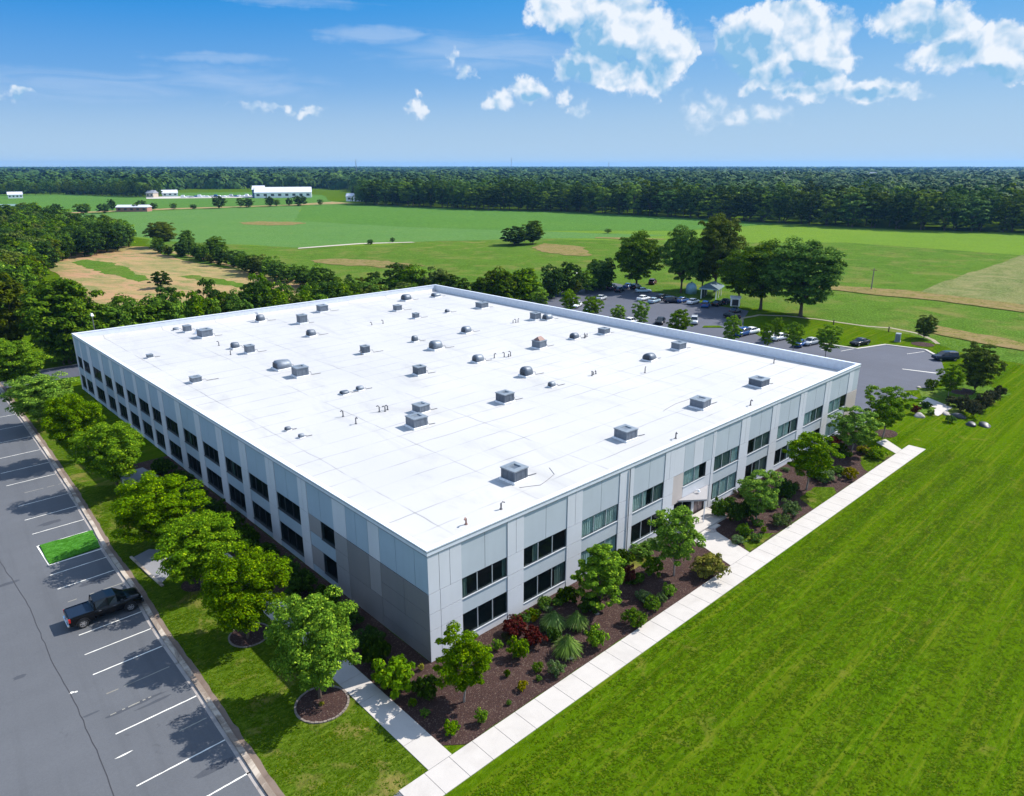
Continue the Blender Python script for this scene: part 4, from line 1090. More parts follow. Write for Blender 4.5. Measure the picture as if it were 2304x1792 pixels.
ROOF_UNITS = [
  (14.86, 6.8, 1.74, 1.27, 'box', 'largest grey air handler on the white roof nearest the lit facade corner'),
  (30.33, 6.35, 1.73, 1.17, 'box', 'grey boxy roof unit second along the lit facade edge'),
  (44.87, 6.79, 1.8, 1.1, 'box', 'grey boxy roof unit third along the lit facade edge'),
  (57.76, 6.41, 1.88, 1.09, 'box', 'grey roof unit fourth along the lit facade edge, nearest the far corner'),
  (16.72, 24.21, 1.74, 1.22, 'box', 'square grey unit with a greenish top in the middle of the near roof half'),
  (19.97, 27.85, 1.46, 0.97, 'box', 'tilted grey unit just behind the greenish topped one'),
  (29.49, 23.91, 1.6, 1.24, 'box', 'square grey unit right of the centre on the near roof half'),
  (39.18, 30.14, 1.48, 1.39, 'hood', 'humped grey hood with a raised fin right of the roof centre'),
  (38.06, 24.35, 0.85, 0.72, 'hood', 'small light grey hood right of the humped one'),
  (29.1, 40.56, 1.35, 1.27, 'box', 'grey unit on a low curb in the roof centre'),
  (39.23, 40.16, 1.44, 1.15, 'hood', 'grey hood with pale pipes to its right'),
  (51.65, 40.09, 1.65, 1.31, 'peak', 'grey unit with a reddish peaked lid'),
  (39.41, 50.36, 1.74, 1.45, 'hood', 'dark crumpled looking rounded hood left of centre'),
  (39.99, 56.66, 0.91, 1.06, 'hood', 'small grey hood behind the crumpled one'),
  (50.21, 55.99, 1.47, 1.19, 'hood', 'grey hood right of the roof middle line'),
  (30.02, 55.57, 1.1, 1.27, 'box', 'small square unit on a pale curb left of centre'),
  (19.38, 39.94, 0.84, 0.59, 'hood', 'low dark hood left of the greenish topped unit'),
  (17.13, 39.89, 0.99, 0.47, 'hood', 'flat dark vent hood beside a curled pipe'),
  (17.0, 56.17, 2.14, 1.31, 'hood', 'long dark double humped hood toward the shaded side'),
  (17.0, 50.99, 1.7, 1.39, 'box', 'slate grey block unit in front of the double humped hood'),
  (17.46, 67.76, 1.21, 1.28, 'box', 'small block unit toward the far shaded side'),
  (17.09, 72.15, 1.13, 1.02, 'hood', 'small hood beside the far block unit'),
  (16.72, 83.11, 1.87, 1.39, 'box', 'dark grey block at the end of the roof beside a white cone'),
  (16.03, 89.1, 1.13, 1.2, 'box', 'small dark box near the far left roof corner'),
  (15.17, 91.93, 0.92, 0.48, 'hood', 'flat black vent by the far left parapet'),
  (28.91, 88.73, 1.33, 1.36, 'hood', 'rounded dark hood beside the white dish'),
  (33.64, 82.04, 1.43, 1.68, 'box', 'dark square unit near the far parapet'),
  (29.83, 71.74, 1.33, 1.17, 'hood', 'slanted dark hood in front of the dark square unit'),
  (41.78, 89.39, 1.68, 1.36, 'box', 'block unit against the far shaded parapet'),
  (60.8, 88.37, 1.82, 1.38, 'hood', 'rounded hood close to the rear roof corner'),
  (68.12, 87.75, 1.72, 0.91, 'hood', 'low greenish hood right at the rear roof corner'),
  (52.93, 80.22, 1.3, 1.19, 'box', 'small dark box behind the middle of the far roof half'),
  (51.21, 71.85, 0.99, 1.04, 'box', 'smallest dark box on the far roof half'),
  (58.82, 72.1, 0.77, 0.72, 'hood', 'tiny grey hood alone on the far roof half'),
  (66.85, 71.16, 1.85, 1.21, 'box', 'long light grey unit near the long rear parapet'),
  (66.47, 55.74, 1.47, 1.38, 'box', 'left box of the joined pair near the long rear parapet'),
  (68.11, 54.21, 1.59, 1.12, 'hood', 'ribbed hood joined to the box near the long rear parapet'),
  (60.16, 40.43, 1.3, 1.07, 'hood', 'leaning grey hood with pale pipes beside it'),
  (66.62, 39.58, 1.46, 1.03, 'box', 'low square unit near the long rear parapet, right of the pipes'),
  (58.1, 23.88, 1.65, 1.09, 'hood', 'dark rounded unit near the right end of the long parapet'),
  (66.67, 24.74, 1.64, 1.16, 'box', 'grey square unit closest to the long parapet on the right'),
  (5.88, 32.59, 0.57, 0.45, 'hood', 'small dark hood nearest the long shaded facade'),
  (5.92, 29.66, 0.55, 0.44, 'hood', 'small dark hood in front of another, near the shaded facade'),
  (5.51, 75.15, 0.79, 0.55, 'box', 'tiny grey box alone near the far end of the shaded edge'),
  (5.63, 57.71, 1.22, 0.8, 'box', 'slanted grey box alone near the shaded edge'),
]
ROOF_VENTS = [
  (16.99, 30.88, 'cluster of short dark vent pipes left of the greenish topped unit'),
  (12.29, 29.61, 'single bent vent pipe in the near left roof field'),
  (52.1, 19.91, 'thin blue grey vent pipe on the right roof field'),
  (44.13, 72.18, 'dark vent stub in the far roof middle'),
  (42.0, 72.54, 'tiny pipe stub left of the dark vent stub'),
  (42.38, 40.13, 'slanted pale vent pipe right of a grey hood'),
  (44.35, 39.41, 'short dark pipe cluster right of the slanted pale pipe'),
  (61.99, 56.52, 'knot of pipes left of the joined pair of units'),
  (62.32, 39.79, 'knot of pipes between two units by the long parapet'),
  (46.21, 24.17, 'pair of dark pipe bends on the right roof field'),
  (6.12, 3.06, 'low rusty vent cap near the lit facade corner'),
  (9.92, 3.2, 'small grey pipe stub in front of the largest air handler'),
  (69.58, 10.57, 'tiny dark pipe near the long parapet'),
  (49.72, 3.19, 'small dark vent behind the lit parapet, right'),
  (34.1, 2.99, 'small pipe bend behind the lit parapet, middle'),
  (65.62, 0.47, 'thin pipe near the far right roof corner'),
  (29.09, 55.27, 'little pipe left of the small square unit'),
  (14.87, 68.64, 'tiny vent in front of the far small hood'),
  (15.93, 75.77, 'tiny vent stub by the dark grey block'),
  (12.53, 32.38, 'curled pale hose end in the left roof field'),
]
CARS = [
  (141.41, 98.64, 'suv', 'purple', 'dark purple car parked at the left end of the back row'),
  (147.7, 97.46, 'sedan', 'blue', 'dark blue car partly under the big dark tree'),
  (144.15, 89.23, 'sedan', 'pale', 'pale blue car angled beside the dark blue ones'),
  (158.95, 96.79, 'suv', 'red', 'dark red car in the shade under the big dark tree'),
  (133.63, 81.31, 'sedan', 'white', 'navy car with a white flank at the edge of the open asphalt'),
  (137.95, 78.24, 'suv', 'black', 'black car beside the navy one with the white flank'),
  (138.95, 72.42, 'sedan', 'blue', 'blue car below the bare forked trunk'),
  (139.28, 69.26, 'sedan', 'white', 'pale car next to the one below the forked trunk'),
  (141.62, 63.36, 'sedan', 'black', 'black sedan in front of the dark shelter'),
  (135.92, 54.81, 'sedan', 'navy', 'dark navy sedan in front of the white hut'),
  (117.82, 54.87, 'suv', 'silver', 'silver van parked nose in behind the parapet'),
  (112.1, 60.25, 'sedan', 'black', 'black car half hidden by the pointed bushy tree'),
  (129.03, 51.77, 'suv', 'black', 'dark car beside the small grass island'),
  (117.47, 40.33, 'sedan', 'white', 'white car parked behind the pair of young trees'),
  (114.47, 40.64, 'suv', 'blue', 'bright blue car beside the white one behind the young trees'),
  (116.57, 33.22, 'sedan', 'white', 'white car between two bright young trees'),
  (117.32, 26.76, 'sedan', 'silver', 'silver car beside the darker two stemmed tree'),
  (124.27, 19.67, 'sedan', 'black', 'lone black car parked at the grass edge of the open asphalt'),
  (123.81, 3.64, 'suv', 'navy', 'dark blue pickup like car at the far right end of the rear car park'),
  (113.25, 87.29, 'sedan', 'white', 'white car behind the narrow bright tree of the planted row'),
  (125.81, 89.64, 'sedan', 'silver', 'silver car at the corner of the rear car park'),
  (140.5, 94.91, 'sedan', 'navy', 'navy car between the purple car and the dark blue one'),
  (147.25, 94.32, 'suv', 'black', 'black car close behind the pale blue angled one'),
  (136.34, 73.91, 'suv', 'navy', 'navy van between the black car and the blue one'),
  (137.65, 64.36, 'suv', 'blue', 'dark blue car left of the black sedan by the shelter'),
  (145.63, 63.29, 'sedan', 'navy', 'dark car tight against the dark shelter'),
  (132.87, 77.18, 'sedan', 'pale', 'pale car beside the navy and white one'),
  (107.5, 78.27, 'sedan', 'pale', 'pale car hidden among the planted row trees'),
  (107.09, 64.96, 'sedan', 'white', 'white car behind the parapet at the round headed tree'),
  (116.27, 35.29, 'suv', 'silver', 'silver car between the paired young trees'),
  (114.54, 27.7, 'sedan', 'blue', 'blue car right of the bright forked tree'),
]

# ------------------------------------------------------------------ the setting: ground, roads, fields
g=MB(); 
ring=[-10500,-3000,-800,-200,0,200,500,1200,3000,10500]
for i in range(len(ring)-1):
    for j in range(len(ring)-1):
        x0,x1,y0,y1=ring[i],ring[i+1],ring[j],ring[j+1]; g.add([(x0,y0,0),(x1,y0,0),(x1,y1,0),(x0,y1,0)],[(0,1,2,3)])
go=g.build('ground',M['lawn']); go['kind']='structure'
# lawn between kerb and footpath
kerb=[(-14.6,-40),(-14.25,-12),(-14.1,-3),(-13.8,4.8),(-13.6,9.6),(-13.4,17.5),(-12.9,25.5),(-12.7,34.6),(-12.3,40),(-11.6,52.7),(-11.0,66),(-10.5,80),(-9.9,102),(-9.6,120)]
sheet('lawn_strip',[(x-.3,y) for x,y in kerb]+[(-6.1,120),(-6.1,-9.0),(-10,-9.9),(-10,-40)],.012,M['lawn2'])
sheet('rough_meadow',[(100,120),(84,190),(84,330),(130,460),(190,520),(230,420),(420,240),(440,60),(400,-80),(130,-30),(131,0),(142,16),(145,45),(150,110)],.02,M['rough'],rag=1.5,step=6)
sheet('meadow',[(165,250),(190,258),(214,235),(235,225),(285,150),(330,110),(330,36),(201,34.5),(198,10),(240,-60),(470,-80),(452,65),(425,123),(419,262),(411,366),(377,442),(360,562),(300,590),(150,600),(100,600),(84,430),(96,338),(128,268)],.05,M['meadow'],rag=1.2,step=7,seed=3)
M['meadow_cool']=grass('cool_meadow_grass',(.058,.135,.026),tone=.14,fine=.8,drylo=.6,dryhi=.9,drymax=.3,dryscale=.012,stripe=.2,sdir=.75)
sheet('west_meadow',[(96,338),(128,268),(160,262),(180,253),(214,236),(235,226),(262,200),(300,190),(262,262),(230,330),(206,420),(300,590),(150,600),(100,600),(84,430)],.075,M['meadow_cool'],rag=2,step=7,seed=33)
sheet('far_field',[(98,640),(120,606),(200,600),(280,585),(362,575),(368,660),(440,800),(420,960),(330,1010),(290,900),(255,905),(215,1045),(140,1110),(100,900),(92,760)],.08,M['meadow_far'],rag=2,step=12,seed=4)
sheet('middle_field',[(206,420),(230,330),(262,262),(330,200),(418,190),(420,262),(411,366),(377,442),(360,562),(300,590)],.11,M['meadow_far'],rag=1,step=9,seed=6)
sheet('pale_field',[(201,34.5),(262,37),(331,38.5),(480,40),(470,-80),(240,-60),(186,-10),(197,10)],.15,M['pale'],rag=.8,step=5,seed=5)
sheet('weedy_strip',[(190,70),(200,48),(203,35),(201,8),(190,-25),(181,-25),(188,0),(191,26),(186,60)],.20,M['strip'],rag=1.2,step=4,seed=8)
sheet('weedy_verge',[(156,16),(152,0),(146,-14),(140,-14),(143,0),(147,14)],.17,M['strip'],rag=1.2,step=3,seed=9)
sheet('field_boundary',[(98,640),(102,655),(125,622),(190,628),(260,618),(300,612),(360,640),(357,590),(300,600),(200,609),(120,610)],.22,M['dirt'],rag=1.5,step=8,seed=10)
sheet('dirt_field',[(30,258),(33,300),(42,328),(69,333),(83,316),(83,243),(84,192),(80,168),(70,148),(52,132),(30,128),(18,150),(24,190)],.07,M['dirt'],rag=1.2,step=5,seed=12)
sheet('grass_patch',[(41.5,280),(48.5,285),(52.5,268),(50.5,240),(48,212),(44,210),(42,235)],.10,M['rough'],rag=1.3,step=1.6,seed=13)
sheet('grass_patch',[(57,214),(62,214),(66,196),(67,176),(62,178),(60,195)],.10,M['rough'],rag=1.2,step=1.6,seed=14)
sheet('grass_patch',[(76,290),(80,290),(80.5,250),(79,215),(76.5,225),(75,262)],0.1,M['rough'],rag=.8,step=3,seed=15)
sheet('bare_patch',[(168,415),(172,430),(186,432),(200,414),(201,396),(188,388),(175,395)],.16,M['strip'],rag=2.3,step=3,seed=16)
sheet('bare_patch',[(110,222),(118,222),(131,200),(134,180),(127,176),(118,190),(110,206)],0.13,M['strip'],rag=2.3,step=3,seed=17)
sheet('bare_patch',[(196,182),(204,196),(222,206),(224,186),(211,168),(200,158),(194,166)],0.14,M['strip'],rag=2.3,step=3,seed=18)
sheet('bare_patch',[(258,205),(262,208),(276,190),(284,176),(276,178),(262,192)],0.21,M['strip'],rag=2.3,step=3,seed=19)
sheet('gravel_strip',[(126,263),(128,266),(158,265),(180,253),(180,250),(158,261)],.19,concrete('gravel',(.42,.37,.30),dirt=.7),rag=.3,step=4,seed=20)
# car park on the left
sheet('car_park',[(-90,-60)]+[(kerb[0][0],-60)]+kerb+[(-9.6,130),(-90,130)],.02,M['asphalt'])
sheet('grass_island',[(-17.2,35.1),(-12.9,35.4),(-12.55,39.6),(-17.1,39.7)],.12,grass('island_grass',(.035,.13,.012),drylo=.8,dryhi=.95),rag=.06,step=.5,thick=.10)
def strip(name,pts,w,z,h,mat,n=None,kind='structure',gap=0,parent=None):
    b=MB(); P=[Vector((x,y,0)) for x,y in pts]; Lf=[];Rt=[]
    for i,p in enumerate(P):
        d=(P[min(i+1,len(P)-1)]-P[max(i-1,0)]).normalized(); s=Vector((-d.y,d.x,0))
        Lf.append(p+s*w/2); Rt.append(p-s*w/2)
    rings=[[(a.x,a.y,z),(a.x,a.y,z+h),(c.x,c.y,z+h),(c.x,c.y,z)] for a,c in zip(Lf,Rt)]
    b.loft(rings); o=b.build(name,mat,parent)
    if kind: o['kind']=kind
    return o
def dens(pts,step,jit=0,seed=1):
    rr=random.Random(seed); out=[]
    for i in range(len(pts)-1):
        a=Vector(pts[i]);b=Vector(pts[i+1]); k=max(1,int((b-a).length/step))
        for j in range(k): q=a+(b-a)*j/k; out.append((q.x+rr.uniform(-jit,jit),q.y+rr.uniform(-jit,jit)))
    out.append(pts[-1]); return out
strip('kerb',dens([(x+.10,y) for x,y in kerb],1.5,.02),.34,0,.15,M['kerb'])
strip('kerb_soil',dens([(x+.45,y) for x,y in kerb],.7,.06,9),.42,0,.045,M['soil'])
strip('gutter',dens([(x-.22,y) for x,y in kerb],2.5,.03,4),.26,.0,.026,concrete('gutter_concrete',(.30,.27,.25),dirt=.9))
stall=[(-.6,-16.8-.0,-13.7,0),(3.0,-19.5,-14.2,0),(5.75,-16.2,-14.3,1),(8.32,-19.15,-13.95,0),(10.4,-18.9,-16.3,1),(12.8,-18.86,-13.5,1),(15.65,-18.6,-13.65,0),(18.55,-18.42,-13.5,0),(21.5,-18.1,-13.4,0),(27.2,-17.9,-13.2,1),(30.0,-17.7,-12.95,0),(33.0,-17.65,-13.0,0),(42.9,-17.1,-12.4,0),(46.9,-17.0,-12.15,0),(51.1,-16.8,-11.7,0),(54.6,-16.7,-11.5,1),(58.2,-16.7,-11.3,0),(62.8,-16.5,-11.3,0),(68.4,-15.8,-11.0,0),(74.8,-15.0,-10.8,0),(80.8,-14.2,-10.5,0),(87,-14,-10.3,0)]
for k,(y,x0,x1,worn) in enumerate(stall):
    b=MB(); rr=random.Random(k); n=14; t=.055
    top=[(x0+(x1-x0)*i/n, y+(rr.uniform(-.015,.015))+t*rr.uniform(.75,1.1)) for i in range(n+1)]; bot=[(x0+(x1-x0)*i/n, y-t*rr.uniform(.75,1.1)) for i in range(n+1)]
    for i in range(n):
        if worn and rr.random()<.3: continue
        b.add([(*bot[i],.026),(*bot[i+1],.026),(*top[i+1],.026),(*top[i],.026)],[(0,1,2,3)])
    o=b.build('painted_line',M['line_worn'] if worn else M['line']); o['kind']='structure'
for y,z in ((35.0,.0),(39.78,.0)):
    b=MB(); b.box(-17.3,-12.9,y-.06,y+.06,.022,.05); o=b.build('island_edging',M['line']); o['kind']='structure'
b=MB(); b.box(-17.35,-17.22,35.0,39.8,.022,.05); o=b.build('island_edging',M['line']); o['kind']='structure'
crack=[(-20.44, 39.02), (-20.08, 29.07), (-20.41, 18.74), (-20.32, 12.69), (-20.45, 7.72), (-20.68, 3.11), (-19.78, -2.89)]
strip('asphalt_joint',dens(crack,.8,.05,3),.06,.02,.006,plain('crack_tar',(.03,.03,.035),.9))
strip('asphalt_joint',dens([(-17.24,95),(-18.84,60),(-20.44,39.02)],1.6,.06,5),.05,.02,.006,M['black_trim'])
rs_=random.Random(3)
for k,(x,y,w,h) in enumerate([(-17.2,10.3,2.2,.22),(-16.4,9.7,1.3,.14),(-15.0,29.2,1.6,.5),(-15.5,1.2,1.4,.35),(-22.5,19,.5,.3),(-24.8,16.2,.7,.25),(-15.2,44.5,1.2,.5),(-19.8,11.4,.7,.12),(-16.3,-2.6,1.3,.5),(-20.6,34,1.1,.3),(-15.7,6.9,.9,.18)]):
    P_=[(x+w*math.cos(a)*rs_.uniform(.6,1.1),y+h*math.sin(a)*rs_.uniform(.6,1.1)) for a in [2*math.pi*j/14 for j in range(14)]]
    sheet('oil_stain',P_,.0235,M['stain'])
for k,(x,y,w,h) in enumerate([(-20.2,14.6,.16,.12),(-19.95,14.5,.12,.1),(-19.3,6.1,.55,.07)]):
    sheet('paint_fleck',[(x+w*math.cos(a)*rs_.uniform(.7,1.1),y+h*math.sin(a)*rs_.uniform(.7,1.1)) for a in [2*math.pi*j/9 for j in range(9)]],.0245,M['line'])
# paved track behind the far left corner
sheet('service_road',[(-12,103.5),(8,103.2),(30,104),(30,111.5),(4,112),(-12,111)],.03,M['asphalt2'],rag=.15)
strip('service_kerb',[(-12,111.3),(4,112.3),(30,111.8)],.3,0,.15,M['kerb'])
# footpaths: slabs with open joints over a dark bed
def slabs(name,x0,x1,y0,y1,n,axis,z=.05,label=None):
    b=MB(); L=(x1-x0) if axis==0 else (y1-y0)
    for i in range(n):
        a=L*i/n+.012; c=L*(i+1)/n-.012
        dz=rnd.uniform(-.003,.003)
        if axis==0: b.box(x0+a,x0+c,y0,y1,-.02,z+dz,0,.006)
        else: b.box(x0,x1,y0+a,y0+c,-.02,z+dz,0,.006)
    o=b.build(name,M['walk']); o['kind']='structure'; return o
sheet('path_bed',[(-10.2,-9.93),(72.25,-9.93),(72.25,-7.97),(-10.2,-7.97)],.02,M['core'])
slabs('footpath',-8.4,72.3,-9.98,-7.92,43,0)
slabs('footpath',-12.9,-8.44,-10.5,-8.4,2,0,.046)
sheet('path_bed',[(-6.15,-7.9),(-4.42,-7.9),(-4.42,26),(-6.15,26)],.02,M['core'])
slabs('side_footpath',-6.2,-4.38,-7.9,26,13,1)
sheet('entrance_walk',[(28.3,-7.9),(31.7,-7.9),(33.0,-3.6),(33.2,-2.6),(29.9,-2.6),(29.6,-3.8)],.055,M['walk'],thick=.06)
sheet('branch_walk',[(67.9,-7.9),(69.9,-7.9),(72.3,-5.0),(70.2,-4.6)],.052,M['walk'],thick=.06)
sheet('bed_mulch',[(-4.35,-6.9),(-3.2,-7.86),(28.4,-7.86),(67.5,-7.86),(66.5,-5.9),(68.5,-3.6),(72.8,-2.2),(72.8,.1),(-.02,.1),(-.02,55),(-4.35,55)],.03,M['mulch'],rag=.06,step=.8)
for i,p in enumerate([[(33.0,-6.2),(31.8,-7.8),(37.2,-7.8),(35.4,-6.6),(34.4,-5.2)],[(45.0,-7.8),(50.8,-7.8),(52.0,-7.0),(50.5,-5.4),(46.5,-5.6)],[(59.5,-7.8),(67.6,-7.8),(66.8,-5.7),(64,-5.2),(61,-6.4)],[(18.5,-2.3),(24.5,-2.4),(24,-.4),(19,-.5)]]):
    sheet('bed_grass',p,.045,M['lawn2'],rag=.15,step=.5,seed=30+i)
# rear car park
sheet('rear_car_park',[(73.6,-1.5),(85.2,.9),(94.8,-1.5),(97.2,1.7),(101.5,-1.2),(113,.2),(121.5,3.4),(129.3,8.8),(128.3,15.9),(120.5,18.4),(119.5,27.5),(116.5,37.5),(122.5,45),(132,50),(141,54),(141.5,66),(143,74),(146,80),(147.5,92),(152,106),(140,112),(120,104),(100,100),(73.6,98)],.03,M['asphalt2'],rag=.12,step=2,seed=40)
sheet('parking_verge',[(74,6),(85,5),(89,10),(91,18),(92,30),(92,60),(92,90),(76,96),(73.8,94.6),(73.8,6)],.05,M['lawn2'],rag=.2,step=2,seed=41)
sheet('parking_island',[(115,50.8),(118.6,47.4),(119.6,49.3),(116.8,51.6)],.14,M['lawn'],thick=.12)
sheet('parking_island',[(88.2,-3.2),(95.6,-1.8),(100.4,.7),(103.5,-2.2),(107.5,-3.2),(112,-4),(108,-11),(94,-9),(87,-6.2)],.05,M['rough'],rag=.2,step=1,seed=43)
sheet('paved_patch',[(92,-2.6),(96.2,-2.4),(93.4,-6.8),(87.6,-6.6),(88.2,-5.2),(91.5,-5.2)],.07,M['walk'],rag=.05)
strip('rear_kerb',dens([(119.6,27.5),(120.5,18.5),(128.3,16.1),(129.5,8.9),(124.6,4.5)],1.2,.04),.55,0,.15,M['walk'])
b=MB()
for x in range(112): pass
sheet('painted_line',[(111.0,6.7),(111.3,6.7),(112.9,1.2),(112.5,1.2)],.045,M['line'])
for (a,c) in (((119.6,21.8),(114.5,23.2)),((120.5,19.0),(116.3,20.0)),((121.6,26.2),(117.4,26.9)),((128,8.6),(123.4,10.2))):
    strip('painted_line',[a,c],.13,.03,.012,M['line'])
strip('rear_path',dens([(126.2,47.6),(131,50.3),(138,49.6),(142,44),(143.6,36),(143.6,31),(144,26),(145.9,21.5),(144.3,15.1),(140,11),(137,9)],2,.15),.9,.0,.05,M['soil_path'])
strip('rear_path',dens([(150,118),(156,112),(158.5,121),(160,130)],2,.15),2.6,.0,.05,M['walk'])
# kerbed concrete pad and low grey slab on the lawn
sheet('concrete_pad',[(-11.2,31.2),(-9.6,31.8),(-7.6,29.5),(-8.9,26.6),(-11.0,24.6)],.05,M['slab'],rag=.05)
strip('pad_kerb',[(-11.35,31.4),(-11.15,27.5),(-10.9,24.2)],.22,0,.14,M['kerb'])
# ------------------------------------------------------------------ the building
H=9.33; LX=73.25; LY=94.6
bld=empty('office_building',(0,0,0)); tag(bld,'long low two storey white office building with flat white roof and rows of dark windows','building')
RW=[(3.1,7.7),(9.5,14.57),(16.5,21.5),(23.6,28.45),None,(37.45,42.5),(44.35,49.3),(51.1,56.15),(57.8,63.0),(64.7,70.0)]
LW=[(13.2,17.6),(19.2,23.8),(25.6,29.9),(31.55,35.7),(37.4,41.8),(43.4,47.7),(49.4,53.6),(55.2,58.5),(59.7,63.6),(64.9,68.7),(70.2,73.9),(75.4,79.0),(80.7,85.1),(87.0,90.5),(91.2,93.8)]
ZL0,ZL1,ZU0,ZU1,ZT=.72,2.66,4.04,5.75,8.86
class Fac:
    "maps facade coordinates (s along, d outward, z) to world for either front"
    def __init__(s,side): s.side=side
    def box(s,mb,s0,s1,d0,d1,z0,z1,mi=0):
        if s.side=='R': mb.box(s0,s1,-d1,-d0,z0,z1,mi)
        elif s.side=='L': mb.box(-d1,-d0,s0,s1,z0,z1,mi)
pier=MB();panel=MB();brown=MB();core=MB();sill=MB()
M['panel_lit']=wallm('lit_grey_panel',(.43,.47,.505),.2)  # copy of the panel with the sunlit front's brightness put into its colour
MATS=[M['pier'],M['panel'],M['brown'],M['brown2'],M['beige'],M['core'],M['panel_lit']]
J=.020
def cell(F,mb,s0,s1,z0,z1,mi,d=0,th=.16):
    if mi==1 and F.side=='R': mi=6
    F.box(mb,s0+J,s1-J,d-th,d,z0+J,z1-J,mi)
allp=MB()
FR=Fac('R');FL=Fac('L')
def corebox(F,s0,s1,z0,z1): F.box(allp,s0,s1,-.30,-.06,z0,z1,5)
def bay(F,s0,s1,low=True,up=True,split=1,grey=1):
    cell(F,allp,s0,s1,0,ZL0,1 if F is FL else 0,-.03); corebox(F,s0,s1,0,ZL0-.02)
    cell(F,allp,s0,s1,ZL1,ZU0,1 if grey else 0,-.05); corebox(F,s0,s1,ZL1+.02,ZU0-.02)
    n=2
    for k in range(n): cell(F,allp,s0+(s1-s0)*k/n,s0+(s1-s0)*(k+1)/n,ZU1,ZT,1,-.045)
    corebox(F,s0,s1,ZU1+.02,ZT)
def pierw(F,s0,s1,mi=0,bottom=0):
    zs=[0,ZL1,ZU0-.02,ZU1]
    for a,b_ in zip(zs,zs[1:]): cell(F,allp,s0,s1,a,b_,mi)
    w=(s1-s0)
    cell(F,allp,s0,s0+w*.52,ZU1,ZT,0); cell(F,allp,s0+w*.52,s1,ZU1,ZT,0)
    corebox(F,s0+.03,s1-.03,0,ZT)
# lit front
edges=[]; prev=0.0
for k,w in enumerate(RW):
    if w is None: w=(30.05,36.9)
    if k==0:
        for (a,c) in ((0,1.05),(1.05,3.1)):
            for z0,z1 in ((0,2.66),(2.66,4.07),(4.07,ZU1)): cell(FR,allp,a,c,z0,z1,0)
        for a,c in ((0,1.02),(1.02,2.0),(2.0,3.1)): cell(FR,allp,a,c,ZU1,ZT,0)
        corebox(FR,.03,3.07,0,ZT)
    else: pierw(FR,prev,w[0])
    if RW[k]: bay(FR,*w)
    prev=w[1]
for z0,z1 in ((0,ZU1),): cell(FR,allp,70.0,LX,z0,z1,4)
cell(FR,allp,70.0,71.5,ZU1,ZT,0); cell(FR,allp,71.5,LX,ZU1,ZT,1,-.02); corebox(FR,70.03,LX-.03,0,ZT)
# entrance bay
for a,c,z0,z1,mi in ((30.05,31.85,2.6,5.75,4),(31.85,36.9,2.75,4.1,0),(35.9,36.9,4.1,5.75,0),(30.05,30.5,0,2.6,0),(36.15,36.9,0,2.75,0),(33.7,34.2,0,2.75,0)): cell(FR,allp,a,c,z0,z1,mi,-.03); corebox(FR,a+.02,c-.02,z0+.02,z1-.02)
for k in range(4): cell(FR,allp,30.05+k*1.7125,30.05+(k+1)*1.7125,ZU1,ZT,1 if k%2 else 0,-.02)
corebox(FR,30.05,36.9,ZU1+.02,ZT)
# shaded front
for a,c in ((0,1.6),(1.6,4.0),(4.0,6.2),(6.2,7.8),(7.8,9.6),(9.6,11.1),(11.1,13.2)): cell(FL,allp,a,c,ZU1,ZT,1 if a not in(6.2,11.1) else 0,-.01)
for a,c,z0,z1,mi in ((0,3.1,4.05,5.72,2),(3.1,6.2,4.05,5.72,2),(0,3.1,2.62,4.05,2),(3.1,6.2,2.62,4.05,2),(0,6.2,1.0,2.62,2),(0,6.2,0,1.0,2),(6.2,7.85,2.62,5.72,3),(7.85,11.1,2.62,5.72,2),(6.2,11.1,0,2.62,2),(11.1,13.2,4.05,5.72,3),(11.1,13.2,2.62,4.05,3),(11.1,13.2,0,2.62,3)): cell(FL,allp,a,c,z0,z1,mi)
corebox(FL,.05,13.17,0,ZT)
for k,w in enumerate(LW):
    if k>0: pierw(FL,LW[k-1][1],w[0])
    bay(FL,*w)
pierw(FL,93.8,LY)
for z0,z1 in ((ZL0,ZL1),(ZU0,ZU1)):
    cell(FL,allp,15.5,17.6,z0,z1,3,-.04); corebox(FL,15.5,17.6,z0,z1)
wall=allp.build('wall',MATS,bld)
# rear walls (plain panels)
rw=MB()
for k in range(13):
    s0=LX*k/13; rw.box(s0+J,LX*(k+1)/13-J,LY-.2,LY,0,ZT)
for k in range(16): s0=LY*k/16; rw.box(LX-.2,LX,s0+J+(.2 if k==0 else 0),LY*(k+1)/16-J-(.25 if k==15 else 0),0,ZT)
rw.build('rear_wall',M['panel'],bld)
# dark rooms behind the glass
inn=MB(); inn.box(2.5,LX-1,2.5,LY-1,.02,7.6); inn.box(.35,LX-.5,.35,LY-.5,3.15,3.35); inn.box(.35,LX-.5,.35,LY-.5,0.01,.06)
inn.build('interior',M['interior'],bld)
# roof deck, parapets and coping
rf=MB(); rf.box(.35,LX-.35,.35,LY-.35,7.75,8.0); rf.build('roof',M['roof'],bld)
pp=MB(); t=.36
pp.box(.31,LX-.31,.31,.31+.05,7.7,H-.1); pp.box(.31,.36,.37,LY-.37,7.7,H-.1); pp.box(.31,LX-.31,LY-.36,LY-.31,7.7,H-.1); pp.box(LX-.36,LX-.31,.37,LY-.37,7.7,H-.1)
pp.build('parapet',M['coping'],bld)
